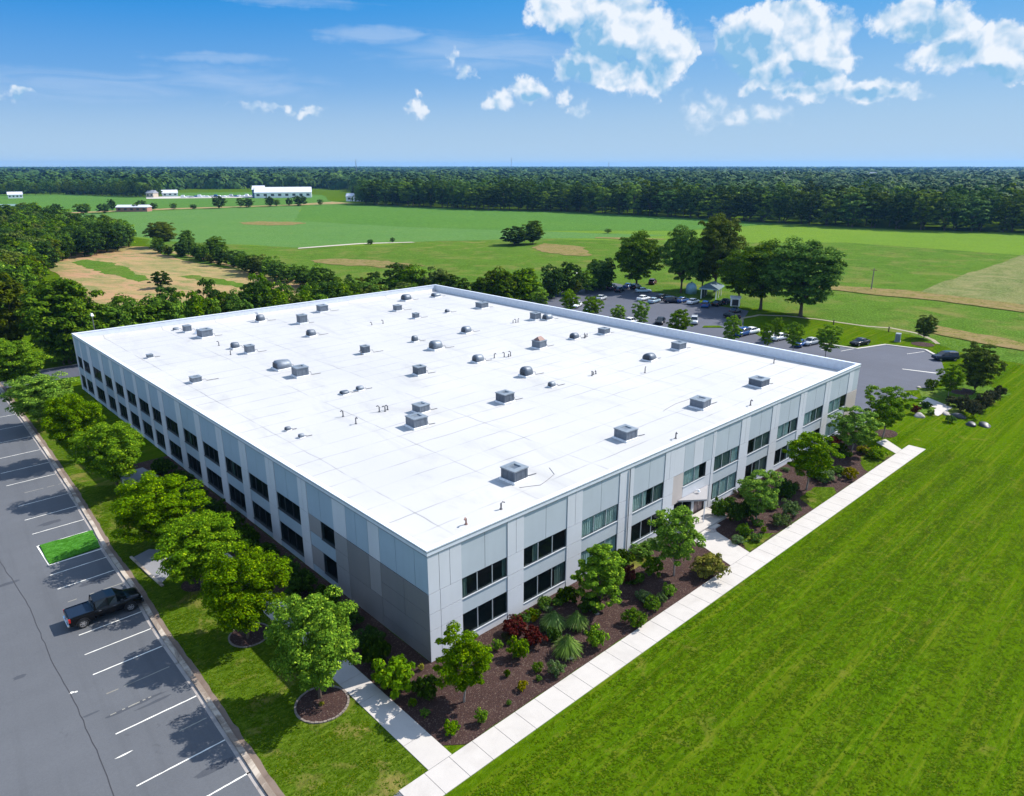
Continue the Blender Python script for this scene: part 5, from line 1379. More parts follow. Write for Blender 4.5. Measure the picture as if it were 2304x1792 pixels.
# sloped cant strip of membrane at the foot of the parapets
cs=MB()
w_=.55
cs.add([(.36,.36,8.35),(LX-.36,.36,8.35),(LX-.36-w_,.36+w_,8.004),(.36+w_,.36+w_,8.004)],[(0,1,2,3)])
cs.add([(LX-.36,LY-.36,8.45),(.36,LY-.36,8.45),(.36+w_,LY-.36-w_,8.004),(LX-.36-w_,LY-.36-w_,8.004)],[(0,1,2,3)])
cs.add([(.36,LY-.36,8.35),(.36,.36,8.35),(.36+w_,.36+w_,8.004),(.36+w_,LY-.36-w_,8.004)],[(0,1,2,3)])
cs.build('cant_strip',M['roof'],bld)
def cop(d0,d1,z0,z1,mat,name):
    c=MB(); a=-d1;i=-d0
    c.box(a,LX-a,a,i,z0,z1); c.box(a,LX-a,LY-i,LY-a,z0,z1); c.box(a,i,i,LY-i,z0,z1); c.box(LX-i,LX-a,i,LY-i,z0,z1)
    c.build(name,mat,bld)
cop(-.40,.055,H-.10,H,M['coping'],'coping')
cop(-.03,.03,ZT+.03,H-.10,M['coping'],'fascia')
cop(-.02,.045,ZT-.03,ZT+.03,M['coping_dark'],'flashing')
cop(-.02,.05,H-.16,H-.13,M['coping_dark'],'flashing')
# membrane folded over the long rear parapet top
# windows
def window(F,s0,s1,z0,z1,curt=None,panes=3,seed=0):
    rr=random.Random(seed); fr=MB(); gl=MB()
    d=-.11
    F.box(fr,s0,s1,d-.05,d+.02,z0,z0+.05);F.box(fr,s0,s1,d-.05,d+.02,z1-.05,z1);F.box(fr,s0,s0+.05,d-.05,d+.02,z0+.05,z1-.05);F.box(fr,s1-.05,s1,d-.05,d+.02,z0+.05,z1-.05)
    w=fr.build('window',M['frame'],bld)
    ml=MB()
    for k in range(1,panes):
        s=s0+(s1-s0)*k/panes; F.box(ml,s-.03,s+.03,d-.05,d+.03,z0+.05,z1-.05)
    F.box(ml,s0,s1,-.10,.02,z0-.045,z0,0)
    ml.build('mullion',M['mullion'] if F is FR else M['frame'],w)
    F.box(gl,s0+.05,s1-.05,d-.02,d-.01,z0+.05,z1-.05); gl.build('pane',M['glass'],w)
    if curt:
        for (a,c,dark) in curt:
            cm=MB(); n=max(4,int((c-a)*(s1-s0)/.14)); rings=[]
            L=(s1-s0)
            pts=[(s0+L*(a+(c-a)*i/n),-.165-.035*(i%2)) for i in range(n+1)]
            for i in range(n):
                (u0,d0),(u1,d1)=pts[i],pts[i+1]
                if F.side=='R': q=[(u0,-d0,z0+.03),(u1,-d1,z0+.03),(u1,-d1,z1-.02),(u0,-d0,z1-.02)]
                else: q=[(-d0,u0,z0+.03),(-d1,u1,z0+.03),(-d1,u1,z1-.02),(-d0,u0,z1-.02)]
                cm.add(q,[(0,1,2,3)])
            cm.build('curtain',M['curtain_dark'] if dark else M['curtain'],w)
CU={0:[(.0,.12,1),(.9,1,1)],1:[(.22,.36,1)],2:[(0,1,0)],3:[(0,.47,0),(.62,1,1)],5:[(.05,.72,1),(.74,1,0)],6:[(.3,1,1)],7:[(0,.6,0),(.7,1,1)],8:[(0,.45,0),(.5,1,1)],9:[(0,.68,0)]}
CLo={0:None,1:[(.75,1,1)],2:[(0,1,0)],3:None,5:[(.1,1,0)],6:[(.5,1,1)],7:[(.6,1,1)],8:[(.2,.8,1)],9:[(0,.9,0)]}
for k,w in enumerate(RW):
    if w:
        window(FR,w[0],w[1],ZU0,ZU1,CU.get(k),3,k); window(FR,w[0],w[1],ZL0,ZL1,CLo.get(k),3,50+k)
for k,w in enumerate(LW):
    s0,s1=(13.2,15.5) if k==0 else w
    c=[(.55,.66,1)] if k in(3,5,9) else None
    window(FL,s0,s1,ZU0,ZU1,c,3 if k else 1,100+k); window(FL,s0,s1,ZL0,ZL1,None,3 if k else 1,150+k)
window(FR,31.85,35.9,4.1,5.75,[(0,.75,0)],2,300)
window(FR,30.5,33.7,.1,2.6,None,2,301)
dm=MB(); dm.box(34.22,36.13,.16,.24,.16,2.7); door=dm.build('door',M['door'],bld)
dm=MB(); dm.box(34.3,35.1,.13,.157,.3,2.5); dm.box(35.25,36.05,.13,.157,.3,2.5); dm.build('door_panel',plain('door_leaf',(.10,.075,.08),.35),door)
dm=MB(); dm.tube([(35.12,.08,1.0),(35.12,.08,1.6)],.025); dm.build('handle',M['chrome'],door)
# pointed white entrance canopy with a post
cn=MB(); cn.loft([[(31.0,-.03,z),(36.5,-.03,z),(33.4,-1.9,z)] for z in (2.74,2.92)]); canopy=cn.build('canopy',M['brown2'],bld)
cn=MB(); cn.tube([(33.4,-1.7,.1),(33.4,-1.7,2.72)],.05,10); cn.build('canopy_post',M['coping'],canopy)
st=MB(); st.box(30.6,36.6,-2.6,-.05,0,.30,0,.02); st.box(30.9,34.4,-3.1,-2.62,0,.15,0,.02); st.build('entrance_step',M['walk'],bld)
cm=MB(); cm.tube([(34.0,-.1,3.2),(34.0,-.55,3.25)],.05,8); cm.tube([(34.0,-.55,3.1),(34.0,-.55,3.32)],[.16,.08],10); lampo=cm.build('wall_lamp',M['white'],bld)
rl=MB(); rl.tube([(36.9,-.3,.05),(36.9,-.3,.95),(36.9,-2.5,.95),(36.9,-2.5,.05)],.03,6); hr=rl.build('handrail',M['coping']); tag(hr,'thin pale handrail beside the entrance steps','handrail')
cn=MB(); cn.cyl((30.1,-.75,.05),.55,.35,18,0,.62); cn.cyl((30.1,-.75,.40),.58,.03,18); pl=cn.build('planter',M['white']); tag(pl,'round white planter tub beside the entrance under the canopy','planter')
# downpipe
dp=MB(); dp.tube([(22.9,-.07,8.8),(22.9,-.07,.2)],.045,8); dp.build('downpipe',M['coping_dark'],bld)
# membrane curl and hoses on the roof are separate small things below
# ------------------------------------------------------------------ roof equipment
def unit(kind,x,y,s,h,label,i):
    nm={'box':'air_handler','hood':'roof_hood','peak':'air_handler'}[kind]
    s=max(.35,s); h=max(.25,h)
    r=empty(nm,(x,y,8.002),R_(rnd.uniform(-4,4))); tag(r,label,'roof unit','grey units scattered over the white roof')
    hs=s/2
    c=MB(); c.box(-hs*1.12,hs*1.12,-hs*1.12,hs*1.12,0,h*.16,0,.02); c.build('curb',M['curb'],r)
    mt=M['unit'] if i%3 else M['dark_hood']
    if kind in('box','peak'):
        b=MB(); z0=h*.16; b.box(-hs,hs,-hs,hs,z0,h*.9,0,.03)
        # panel seams and louvres as raised ribs
        for k in range(3):
            a=-hs+2*hs*(k+.5)/3; b.box(a-.02,a+.02,-hs-.018,-hs+.01,z0+.05,h*.85); b.box(-hs-.018,-hs+.01,a-.02,a+.02,z0+.05,h*.85)
        b.build('casing',mt,r)
        tp=MB(); e=hs*1.05
        # top rim with an open well
        w=hs*.42
        ring=lambda q,z:[(-q,-q,z),(q,-q,z),(q,q,z),(-q,q,z)]
        tp.loft([ring(e,h*.88),ring(e,h*.97),ring(w*1.25,h),ring(w,h*.80)],0,False)
        tp.build('top',M['unit_top'],r)
        fn=MB(); fn.cyl((0,0,h*.80),w*.95,.02,14)
        for k in range(5): a=k*2*math.pi/5; fn.add([(0,0,h*.84),(w*.85*math.cos(a),w*.85*math.sin(a),h*.86),(w*.85*math.cos(a+.6),w*.85*math.sin(a+.6),h*.82)],[(0,1,2)])
        fn.build('fan',M['unit_dark'],r)
        if kind=='peak':
            pk=MB(); pk.add([(-hs*.8,-hs*.8,h),(hs*.8,-hs*.8,h),(hs*.8,hs*.8,h),(-hs*.8,hs*.8,h),(-hs*.5,0,h*1.4),(hs*.5,0,h*1.4)],[(0,1,5,4),(1,2,5),(2,3,4,5),(3,0,4),(0,3,2,1)]); pk.build('lid',M['rust'],r)
    else:
        b=MB(); n=10; rings=[]
        for k,(xx,f) in enumerate(((-hs,.80),(-hs*.85,.97),(-hs*.3,1.0),(hs*.35,.93),(hs*.85,.85),(hs*1.0,.66))):
            rings.append([(xx,-hs*f*.92,h*.16)]+[(xx,-hs*f*math.cos(t),h*(.30+.70*f*math.sin(t))) for t in [math.pi*j/n for j in range(n+1)]]+[(xx,hs*f*.92,h*.16)])
        b.loft(rings); b.build('casing',M['dark_hood'] if i%2 else M['unit'],r,True)
        lv=MB()
        for k in range(4): z=h*(.25+.14*k); lv.box(-hs*1.06,-hs*.8,-hs*.6,hs*.6,z,z+h*.05)
        lv.build('louvre',M['unit_dark'],r)
    pi=MB(); L=rnd.uniform(.8,1.8)*min(1,s); pi.tube([(hs,-hs*.5,h*.35),(hs+L*.3,-hs*.5,h*.35),(hs+L*.4,-hs*.5,.06),(hs+L*1.3,-hs*.7,.06)],.035,6); pi.build('conduit',M['pipe'],r)
    return r
for i,(x,y,s,h,k,l) in enumerate(ROOF_UNITS): unit(k,x,y,s,h,l,i)
for i,(x,y,l) in enumerate(ROOF_VENTS):
    b=MB(); rr=random.Random(i)
    n=3 if ('cluster' in l or 'knot' in l or 'pair' in l) else 1
    for k in range(n):
        ox,oy=(k-.5*(n-1))*.55,rr.uniform(-.3,.3); h=rr.uniform(.35,.7); a=rr.uniform(0,6.28)
        b.cyl((ox,oy,0),.13,.06,10); b.tube([(ox,oy,0),(ox,oy,h),(ox+.14*math.cos(a),oy+.14*math.sin(a),h+.13),(ox+.32*math.cos(a),oy+.32*math.sin(a),h+.05)],.07,8)
    o=b.build('roof_vent',M['rust'] if 'rusty' in l else M['pipe']); o.location=(x,y,8.0); tag(o,l,'vent','small vents scattered over the white roof')
# dish and cone
b=MB(); rings=[]
for t in range(6):
    r=.62*t/5+.01; rings.append([(r*math.cos(a),.35*(t/5)**2*.6,r*math.sin(a)+1.0) for a in [2*math.pi*k/20 for k in range(20)]])
b.loft(rings,0,False); d=empty('satellite_dish',(28.6,90.2,8.0),R_(200)); tag(d,'white dish standing against the far left parapet of the roof','satellite dish'); b.build('reflector',M['white'],d,True)
b=MB(); b.tube([(0,0,0),(0,0,.9),(0,.06,1.0)],.04,8); b.tube([(0,0,.7),(0,-.5,1.0)],.02,6); b.build('mast',M['pipe'],d)
b=MB(); b.tube([(0,0,0),(0,0,.1),(0,0,.75),(.0,0,.9)],[.75,.7,.35,.02],16); o=b.build('roof_cone',M['white'],None,True); o.location=(17.0,86.5,8.0); tag(o,'white cone shaped vent cover between the dark roof boxes','vent')
# small cables / drain lines along the deck
def wire(pts,label):
    b=MB(); b.tube([(x,y,8.02) for x,y in dens(pts,.9,.07,len(label))],.022,5); o=b.build('roof_cable',M['pipe']); tag(o,label,'cable')
wire([(13.9,5.2),(15.6,4.3),(18.2,5.0),(19.0,6.4)],'thin curled cable beside the largest air handler')
wire([(40.4,8.8),(43.5,9.4),(46.5,9.3)],'thin cable beside the third unit along the lit edge')

# ------------------------------------------------------------------ trees
def crown_mesh(name,mats,seed,h,r,z0,nc,nl,ls,shape='round',flat=.75,trunk=True,pale=False,limbs=10,tr=.16):
    rs=np.random.RandomState(seed); cz=(z0+h)/2; az=(h-z0)/2
    i=np.arange(nc)+.5; ph=np.arccos(1-2*i/nc); th=math.pi*(1+5**.5)*i+rs.uniform(-.35,.35,nc)
    rad=rs.uniform(.58,.92,nc); rad[rs.rand(nc)<.25]*=.6; sp_=rs.rand(nc)<.13; rad[sp_]*=(1.10 if nc<205 else .92)
    dx=np.cos(th)*np.sin(ph);dy=np.sin(th)*np.sin(ph);dz=np.clip(np.cos(ph)+rs.uniform(-.08,.08,nc),-1,.95)
    lob=1+.20*np.sin(3*th+seed)+.15*np.sin(2*th-seed*2+dz*4)
    lob=np.minimum(lob,1.08/rad)
    C=np.stack([dx*r*rad*lob,dy*r*rad*lob,cz+dz*az*rad],1)
    if shape=='cone':
        q=(C[:,2]-z0)/(h-z0); k=np.clip(1.25*(1-q)**.75+.12,.1,1.15); C[:,0]*=k;C[:,1]*=k
    if shape=='round':
        q=(C[:,2]-z0)/(h-z0); k=np.where(q<.35,.80+.57*q,1.0); C[:,0]*=k;C[:,1]*=k
    cr=rs.uniform(.18,.36,nc)*r*(.62 if nc>60 else .85)
    if shape=='cone': cr*=.85
    n=nc*nl; ci=np.repeat(np.arange(nc),nl)
    v=rs.normal(size=(n,3)); v/=np.linalg.norm(v,axis=1)[:,None]; v[:,2]=np.where(v[:,2]<-.3,-v[:,2]*.5,v[:,2])
    rr=rs.uniform(.45,1.0,n)**.6
    P=C[ci]+v*(cr[ci]*rr)[:,None]*np.array([1.1,1.1,flat])
    # leaf frame: normal mixes outward, up and random
    nrm=v*.9+np.array([0,0,.55])+rs.normal(size=(n,3))*.36; nrm/=np.linalg.norm(nrm,axis=1)[:,None]
    t=rs.normal(size=(n,3)); a=np.cross(nrm,t); a/=np.linalg.norm(a,axis=1)[:,None]; b=np.cross(nrm,a)
    s=(ls*rs.uniform(.6,1.35,n))[:,None]
    V=np.empty((n,4,3)); V[:,0]=P-a*s*.5; V[:,1]=P+b*s*.34+nrm*s*.05; V[:,2]=P+a*s*.6-nrm*s*.08; V[:,3]=P-b*s*.34+nrm*s*.05
    V=V.reshape(-1,3); V[:,2]=np.maximum(V[:,2],.03)
    tv=[];tf=[]
    tm=MB()
    if trunk:
        top=z0+(h-z0)*.55
        tm.tube([(0,0,-.1),(0,0,.15*z0+.1),(rs.uniform(-.1,.1),rs.uniform(-.1,.1),z0),(rs.uniform(-.2,.2),rs.uniform(-.2,.2),top)],[tr*1.35,tr,tr*.75,tr*.3],8)
        for k in rs.choice(nc,min(limbs,nc),replace=False):
            c=C[k]; tm.tube([(0,0,z0*.85+(c[2]-z0)*.15),(c[0]*.45,c[1]*.45,z0+(c[2]-z0)*.55),tuple(c)],[tr*.5,tr*.32,tr*.12],5)
    return V,tm
def np_mesh(name,V,mats,extra=None,nv=4):
    "quads (n*4,3) plus optional MB for trunk in material slot 1"
    n=len(V)//4; me=bpy.data.meshes.new(name)
    ev=np.array(extra.v).reshape(-1,3) if extra and extra.v else np.zeros((0,3)); ef=extra.f if extra else []
    me.vertices.add(len(V)+len(ev)); me.vertices.foreach_set('co',np.concatenate([V,ev]).astype(np.float32).ravel())
    loops=list(np.arange(len(V))); starts=list(range(0,4*n,4)); tot=[4]*n
    base=len(V); pos=4*n
    for f in ef: loops+= [base+i for i in f]; starts.append(pos); tot.append(len(f)); pos+=len(f)
    me.loops.add(len(loops)); me.loops.foreach_set('vertex_index',np.array(loops,dtype=np.int32))
    me.polygons.add(len(starts)); me.polygons.foreach_set('loop_start',np.array(starts,dtype=np.int32)); me.polygons.foreach_set('loop_total',np.array(tot,dtype=np.int32))
    for m_ in mats: me.materials.append(m_)
    mi=np.zeros(len(starts),dtype=np.int32); mi[n:]=1 if len(mats)>1 else 0; me.polygons.foreach_set('material_index',mi)
    me.update(); me.validate(); return me
PROTO={}
def proto(key,leaf,seed,h,r,z0,nc,nl,ls,shape='round',bark='bark',tr=.16,limbs=10,flat=.75):
    V,tm=crown_mesh(key,None,seed,h,r,z0,nc,nl,ls,shape,flat,True,False,limbs,tr)
    PROTO.setdefault(key,[]).append((np_mesh(key+'_crown',V,[M[leaf]]),tm.mesh(key+'_trunk',M[bark],True),h,r))
for s in (1,2,3): proto('broad','leaf_bright',s,8.6,3.5,1.2,200,190,.18)
for s in (4,5,6): proto('young','leaf_bright',s,5.7,2.0,1.0,120,140,.145,bark='bark_pale',tr=.07)
proto('cone','leaf_bright',8,6.2,1.9,.4,130,140,.145,'cone',tr=.09)
for s in (9,10): proto('dense','leaf_mid' if s==9 else 'leaf_olive',s,11,4.2,.3,190,110,.36)
for s in (12,13,14): proto('oak','leaf_mid' if s<14 else 'leaf_olive',s,20,8,2.6,230,120,.52,tr=.42,limbs=16)
for s in (15,16,17): proto('bush',['leaf_dark','leaf_mid','leaf_dark'][s-15],s,6,3.0,.1,75,75,.38,tr=.12)
NAME={'broad':('broadleaf_tree','tree'),'young':('young_tree','tree'),'cone':('young_tree','tree'),'dense':('dense_tree','tree'),'oak':('old_tree','tree'),'bush':('bush','bush')}
def place(kind,x,y,h,r,label,group,i):
    pv=PROTO[kind]; cm,tm,h0,r0=pv[i%len(pv)]
    e=empty(NAME[kind][0],(x,y,0),rnd.uniform(0,6.28),(r/r0,r/r0,h/h0)); tag(e,label,NAME[kind][1],group)
    link(bpy.data.objects.new('crown',cm),e); link(bpy.data.objects.new('trunk',tm),e); return e
# in-picture crown radii include outlying leaves, so fit a little under
CIDX={'big tree with a bare forked trunk behind the parked cars':1,'tallest olive green tree of the clump behind the dark shelter':2}
for i,(x,y,h,r,k,l,gr) in enumerate(TREES):
    j=CIDX.get(l,0 if k=='oak' and h>12 else i)
    place(k,x,y,h*1.0,max(r*(.86 if k=='broad' else .92 if k=='young' else 1.0),.5),l,gr,j)
# round mulch beds
def mulch_ring(x,y,rx,ry,label,edge=True):
    e=empty('mulch_bed',(x,y,0)); tag(e,label,'mulch bed')
    b=MB(); n=40; V=[(0,0,.13)]
    for f,z in ((.5,.10),(.97,.045)):
        V+=[(rx*f*math.cos(2*math.pi*k/n),ry*f*math.sin(2*math.pi*k/n),z+rnd.uniform(-.015,.015)) for k in range(n)]
    F=[(0,1+k,1+(k+1)%n) for k in range(n)]+[(1+k,1+n+k,1+n+(k+1)%n,1+(k+1)%n) for k in range(n)]; b.add(V,F); b.build('mulch',M['mulch'],e)
    if edge:
        b=MB()
        for k in range(n):
            a0=2*math.pi*(k+.06)/n;a1=2*math.pi*(k+.94)/n; z=.09+rnd.uniform(-.02,.02)
            b.loft([[(rx*q*math.cos(a),ry*q*math.sin(a),zz) for q,zz in ((.97,0),(.97,z),(1.05,z),(1.05,0))] for a in (a0,a1)])
        b.build('edging',M['edging'],e)
mulch_ring(-8.05,1.65,1.75,1.75,'round mulch bed with a low stone rim beside the narrow footpath'); mulch_ring(-8.35,12.4,1.5,1.5,'round mulch bed half hidden under the second lime green tree')
mulch_ring(-8.6,22.6,1.3,1.3,'brown mulch mound below the third lawn tree',False)
mulch_ring(134.3,11.0,2.2,2.2,'brown mulch mound under the small dark lone tree',False); mulch_ring(103.8,-5.0,2.4,2.0,'brown mulch mound under the dark oval tree',False); mulch_ring(74.6,-4.2,1.9,1.4,'small mulch ring under the loose crowned tree past the facade end',False)
# single-mesh trees for hedges and woods
HP=[]
for s,(lf,shape,h,r) in enumerate([('leaf_dark','round',7,2.8),('leaf_mid','round',6.5,3.0),('leaf_olive','round',7,2.6),('leaf_mid','cone',8,2.4),('leaf_bright','round',5.5,3.0),('leaf_dark','round',7.5,3.0)]):
    V,tm=crown_mesh('h',None,30+s,h,r,.1,60,60,.40,shape,.8,True,False,5,.12); HP.append((np_mesh('hedge_tree',V,[M[lf],M['bark']],tm),h,r))
M['wood_a']=foliage('wood_foliage',(.042,.098,.008),yel=(.12,.19,.012),vlo=.45,vhi=1.7); M['wood_b']=foliage('light_wood_foliage',(.105,.190,.010),yel=(.24,.32,.015),vlo=.5,vhi=1.5)
WP=[]
for s,lf in enumerate(['wood_a','wood_b','wood_a','wood_a','wood_a','wood_b']):
    V,tm=crown_mesh('w',None,50+s,18,6.5,.6,64,48,.85,'round',.8,True,False,4,.3); WP.append((np_mesh('wood_tree',V,[M[lf],M['bark']],tm),18,6.5))
def scatter(rows,protos,name,label,group,pick=None):
    for i,(x,y,h,r) in enumerate(rows):
        me,h0,r0=protos[(i*7+int(x*3))%len(protos) if pick is None else pick(i,h,r)]
        o=bpy.data.objects.new(name,me); link(o); o.location=(x,y,0); o.rotation_euler=(0,0,rnd.uniform(0,6.28)); o.scale=(r/r0,r/r0*rnd.uniform(.9,1.1),h/h0)
        tag(o,label,'tree',group)
scatter(HEDGE_A,HP,'hedgerow_tree','small dark green tree of the dense hedgerow running past the brown dirt field','trees of the hedgerow beside the dirt field')
scatter(HEDGE_B,HP,'hedgerow_tree','mixed green tree of the overgrown belt behind the rear roof corner','trees of the belt behind the rear roof corner')
scatter(BELT_C,[HP[k] for k in (1,2,4,1,5,4)],'belt_tree','green tree directly behind the far shaded parapet of the white roof','trees directly behind the far parapet')
scatter(WOOD_L,HP,'wood_tree','green tree of the mixed wood at the left picture edge','trees of the wood at the left picture edge')
scatter(WOOD_R,WP,'wood_tree','tall green tree at the front of the long wood beyond the meadow','front trees of the wood beyond the meadow')
scatter(WOOD_F,WP,'wood_tree','tall dark tree at the front of the far left wood','front trees of the far left wood')
# far canopy, one mass of leafy crowns out to the horizon
def far_canopy():
    rs=np.random.RandomState(5); az=np.array([w[0] for w in WOOD_EDGE]); ed=np.array([w[1] for w in WOOD_EDGE])
    cx,cy=cam.location.x,cam.location.y
    # leafy clumped crowns near, coarse beyond
    def mk(mat,name,rmin,rmax,nq,ls,dens_fac,hr,seed):
        rs=np.random.RandomState(seed); pts=[]; r=rmin
        while r<rmax:
            sp=min(30,max(7.5,r*dens_fac)); na=int(math.radians(100)*r/sp)
            for k in range(na):
                a=-3+100*(k+rs.rand())/na; rr=r+rs.uniform(-.5,.5)*sp; e=np.interp(a,az,ed)
                if a<8.5: e=max(e,0)
                if rr>e+28 : pts.append((cx+rr*math.cos(R_(a)),cy+rr*math.sin(R_(a)),sp))
            r+=sp*.85
        P=np.array(pts); n=len(P); lf=.5+.25*np.sin(P[:,0]*.006+np.sin(P[:,1]*.004)*2)+.25*np.sin(P[:,1]*.0075+P[:,0]*.003); hh=hr[0]+(hr[1]-hr[0])*(.45*lf+.55*rs.rand(n)**1.3)
        # clearings
        R=P[:,2]*rs.uniform(.5,.85,n)
        v=rs.normal(size=(n,nq,3)); v/=np.linalg.norm(v,axis=2)[:,:,None]; v[:,:,2]=np.abs(v[:,:,2])*1.0-.25
        lob=1+.2*np.sin(v[:,:,0]*5+v[:,:,1]*4+np.arange(n)[:,None])
        c=np.stack([P[:,0],P[:,1],hh-R*.75],1)[:,None,:]
        Q=c+v*(R[:,None]*lob*rs.uniform(.7,1,(n,nq)))[:,:,None]*np.array([1,1,.85])
        nm=v*1.2+np.array([0,0,.25])+rs.normal(size=v.shape)*.22; nm/=np.linalg.norm(nm,axis=2)[:,:,None]
        t=rs.normal(size=v.shape); a_=np.cross(nm,t); a_/=np.linalg.norm(a_,axis=2)[:,:,None]; b_=np.cross(nm,a_)
        s=(R[:,None]*ls*rs.uniform(.7,1.3,(n,nq)))[:,:,None]
        V=np.empty((n,nq,4,3)); V[:,:,0]=Q-a_*s; V[:,:,1]=Q+b_*s*.8; V[:,:,2]=Q+a_*s; V[:,:,3]=Q-b_*s*.8
        me=np_mesh(name,V.reshape(-1,3),[mat]); o=bpy.data.objects.new(name,me); link(o); o['kind']='stuff'
        o['label']='distant woodland canopy stretching to the horizon'; o['category']='woodland'
        print(name,n,'crowns')
    mk(canopy_mat,'woodland',380,1700,190,.155,.023,(12,28),1)
    mk(canopy_mat,'woodland',1700,9800,44,.34,.0135,(10,27),2)
def canopy_material():
    m=Mat('distant_canopy').set(rough=.8,spec=.1); P=m.pos; n=m.noise(P,.05,3,.7); b=m.noise(P,.006,3,.6); f=m.vor(P,.065,'Color')
    s=m.N.new('ShaderNodeSeparateColor'); m.L.new(f,s.inputs[0])
    a=m.mix(m.rng(n,.35,.65),(.012,.040,.007),(.034,.085,.008)); a=m.mix(m.rng(b,.45,.7,0,.5),a,(.045,.07,.010)); a=m.mix(m.rng(s.outputs[0],.7,1,0,.7),a,(.085,.145,.015)); a=m.mix(m.rng(s.outputs[1],.6,1,0,.7),a,(.012,.035,.010)); m.col(a); return m.m
canopy_mat=canopy_material(); far_canopy()
def tufts():
    rs=np.random.RandomState(77); regs=[(-9,74,-46,-10.3,70000),(-13.6,-6.5,-9.5,50,14000)]; pts=[]
    for x0,x1,y0,y1,n in regs:
        u=rs.rand(n)**1.25; pts.append(np.stack([x0+(x1-x0)*(u if x1>10 else rs.rand(n)),y1+(y0-y1)*rs.rand(n)**1.1],1))
    P=np.concatenate(pts); keep=~((P[:,1]<-8)&(P[:,1]>-10.9)&(P[:,0]<0))&~((P[:,0]>-8.9)&(P[:,0]<-6)&(P[:,1]<3.6)&(P[:,1]>-.2))&~((P[:,0]<-13.2)&(P[:,1]>8))&~((P[:,0]<-12.1)&(P[:,1]>22)); P=P[keep]; n=len(P)
    d=np.sin(P[:,1]*1.9+np.sin(P[:,0]*.09)*1.5)*.5+.5; P=P[rs.rand(n)<.18+.6*d]; n=len(P)
    V=[]
    for k in range(3):
        a=rs.uniform(0,6.28,n); w=rs.uniform(.018,.05,n); h=rs.uniform(.015,.04,n); ta=rs.uniform(0,6.28,n); tl=rs.uniform(.07,.17,n); t=np.stack([np.cos(ta)*tl,np.sin(ta)*tl],1); a=ta+1.57; o=rs.uniform(-.14,.14,(n,2))
        c=np.cos(a)*w; s_=np.sin(a)*w; x=P[:,0]+o[:,0]; y=P[:,1]+o[:,1]; z=np.full(n,.012)
        V.append(np.stack([np.stack([x-c,y-s_,z],1),np.stack([x+c,y+s_,z],1),np.stack([x+c*.6+t[:,0],y+s_*.6+t[:,1],z+h],1),np.stack([x-c*.6+t[:,0],y-s_*.6+t[:,1],z+h],1)],1))
    V=np.concatenate(V).reshape(-1,3)
    o=bpy.data.objects.new('grass_tufts',np_mesh('grass_tufts',V,[M['tuft']])); link(o); o['kind']='stuff'; o['label']='short coarse grass tufts over the mown lawns'; o['category']='grass'
M['tuft']=foliage('tuft_blades',(.052,.115,.002),yel=(.16,.19,.015),tr=.35,dk=.25); tufts()
# ------------------------------------------------------------------ shrubs and border plants
def clump(seed,r,h,nc,nl,ls,mat,shape='round'):
    V,_=crown_mesh('s',None,seed,h,r,.02,nc,nl,ls,shape,.85,False); return np_mesh('foliage',V,[M[mat]])
def blades(seed,mat,n=420):
    rs=np.random.RandomState(seed); V=[]
    for k in range(n):
        a=rs.uniform(0,6.28); out=rs.uniform(.25,1.0); h=rs.uniform(.6,1.0)*(1.1-.45*out); d=np.array([math.cos(a),math.sin(a),0]); s=np.array([-math.sin(a),math.cos(a),0])*.018*rs.uniform(.7,1.8)
        p0=d*.06; p1=d*out*.45+np.array([0,0,h*.85]); p2=d*out+np.array([0,0,h*.55*rs.uniform(.3,1.2)])
        V+=[p0-s,p0+s,p1+s*1.3,p1-s*1.3,p1-s*1.3,p1+s*1.3,p2+s*.3,p2-s*.3]
    return np_mesh('foliage',np.array(V),[M[mat]])
SP={'lime':[clump(60,1,1.0,34,60,.16,'leaf_bright'),clump(61,1,1.0,30,60,.15,'leaf_bright')],'green':[clump(62,1,1,30,55,.15,'leaf_mid'),clump(63,1,1,26,55,.17,'leaf_mid')],'dark':[clump(64,1,1,34,60,.16,'leaf_dark'),clump(65,1,1,30,60,.18,'leaf_dark')],'red':[clump(66,1,1,30,60,.14,'leaf_red')],'yellow':[clump(67,1,1,18,45,.2,'leaf_yellow')],'gold':[clump(68,1,1,36,60,.14,'leaf_gold')],'sage':[clump(69,1,1,34,55,.13,'leaf_sage'),clump(70,1,1,30,50,.15,'leaf_sage')],'thick':[clump(71,1,1,34,60,.15,'leaf_thick'),clump(72,1,1,30,60,.15,'leaf_thick')],'grass':[blades(73,'blade',900),blades(74,'blade',900)]}
for i,(x,y,r,h,k,l) in enumerate(SHRUBS):
    me=SP[k][i%len(SP[k])]; nm={'grass':'ornamental_grass','yellow':'border_plant'}.get(k,'shrub')
    if r<.45 and k!='grass': nm='border_plant'
    o=bpy.data.objects.new(nm,me); link(o); o.location=(x,y,.03); o.rotation_euler=(0,0,rnd.uniform(0,6.28)); o.scale=(r*1.15,r*1.15,h*1.1)
    tag(o,l,'shrub' if nm=='shrub' else 'plant','dark shrubs along the shaded facade' if 'shaded facade' in l else 'plants in the mulch bed')
cov=[(x,-.7-.5*rnd.random()) for x in (8.3,9.6,10.9,12.4,17.5,19.2,21.0,22.6,26.0,38.3,40.1,42.4,46.2,48.8,52.5,55.0,58.6,61.2,64.8,67.0)]+[(39.5,-3.4),(41.6,-4.6),(45.2,-3.2),(48.2,-4.1),(53.2,-4.4),(56.5,-5.6),(58.2,-3.3),(62.6,-3.9),(65.2,-4.8),(16.4,-3.0),(19.6,-3.4),(23.6,-2.6),(9.0,-3.1),(37.4,-5.6),(43.3,-6.4),(6.0,-2.0)]
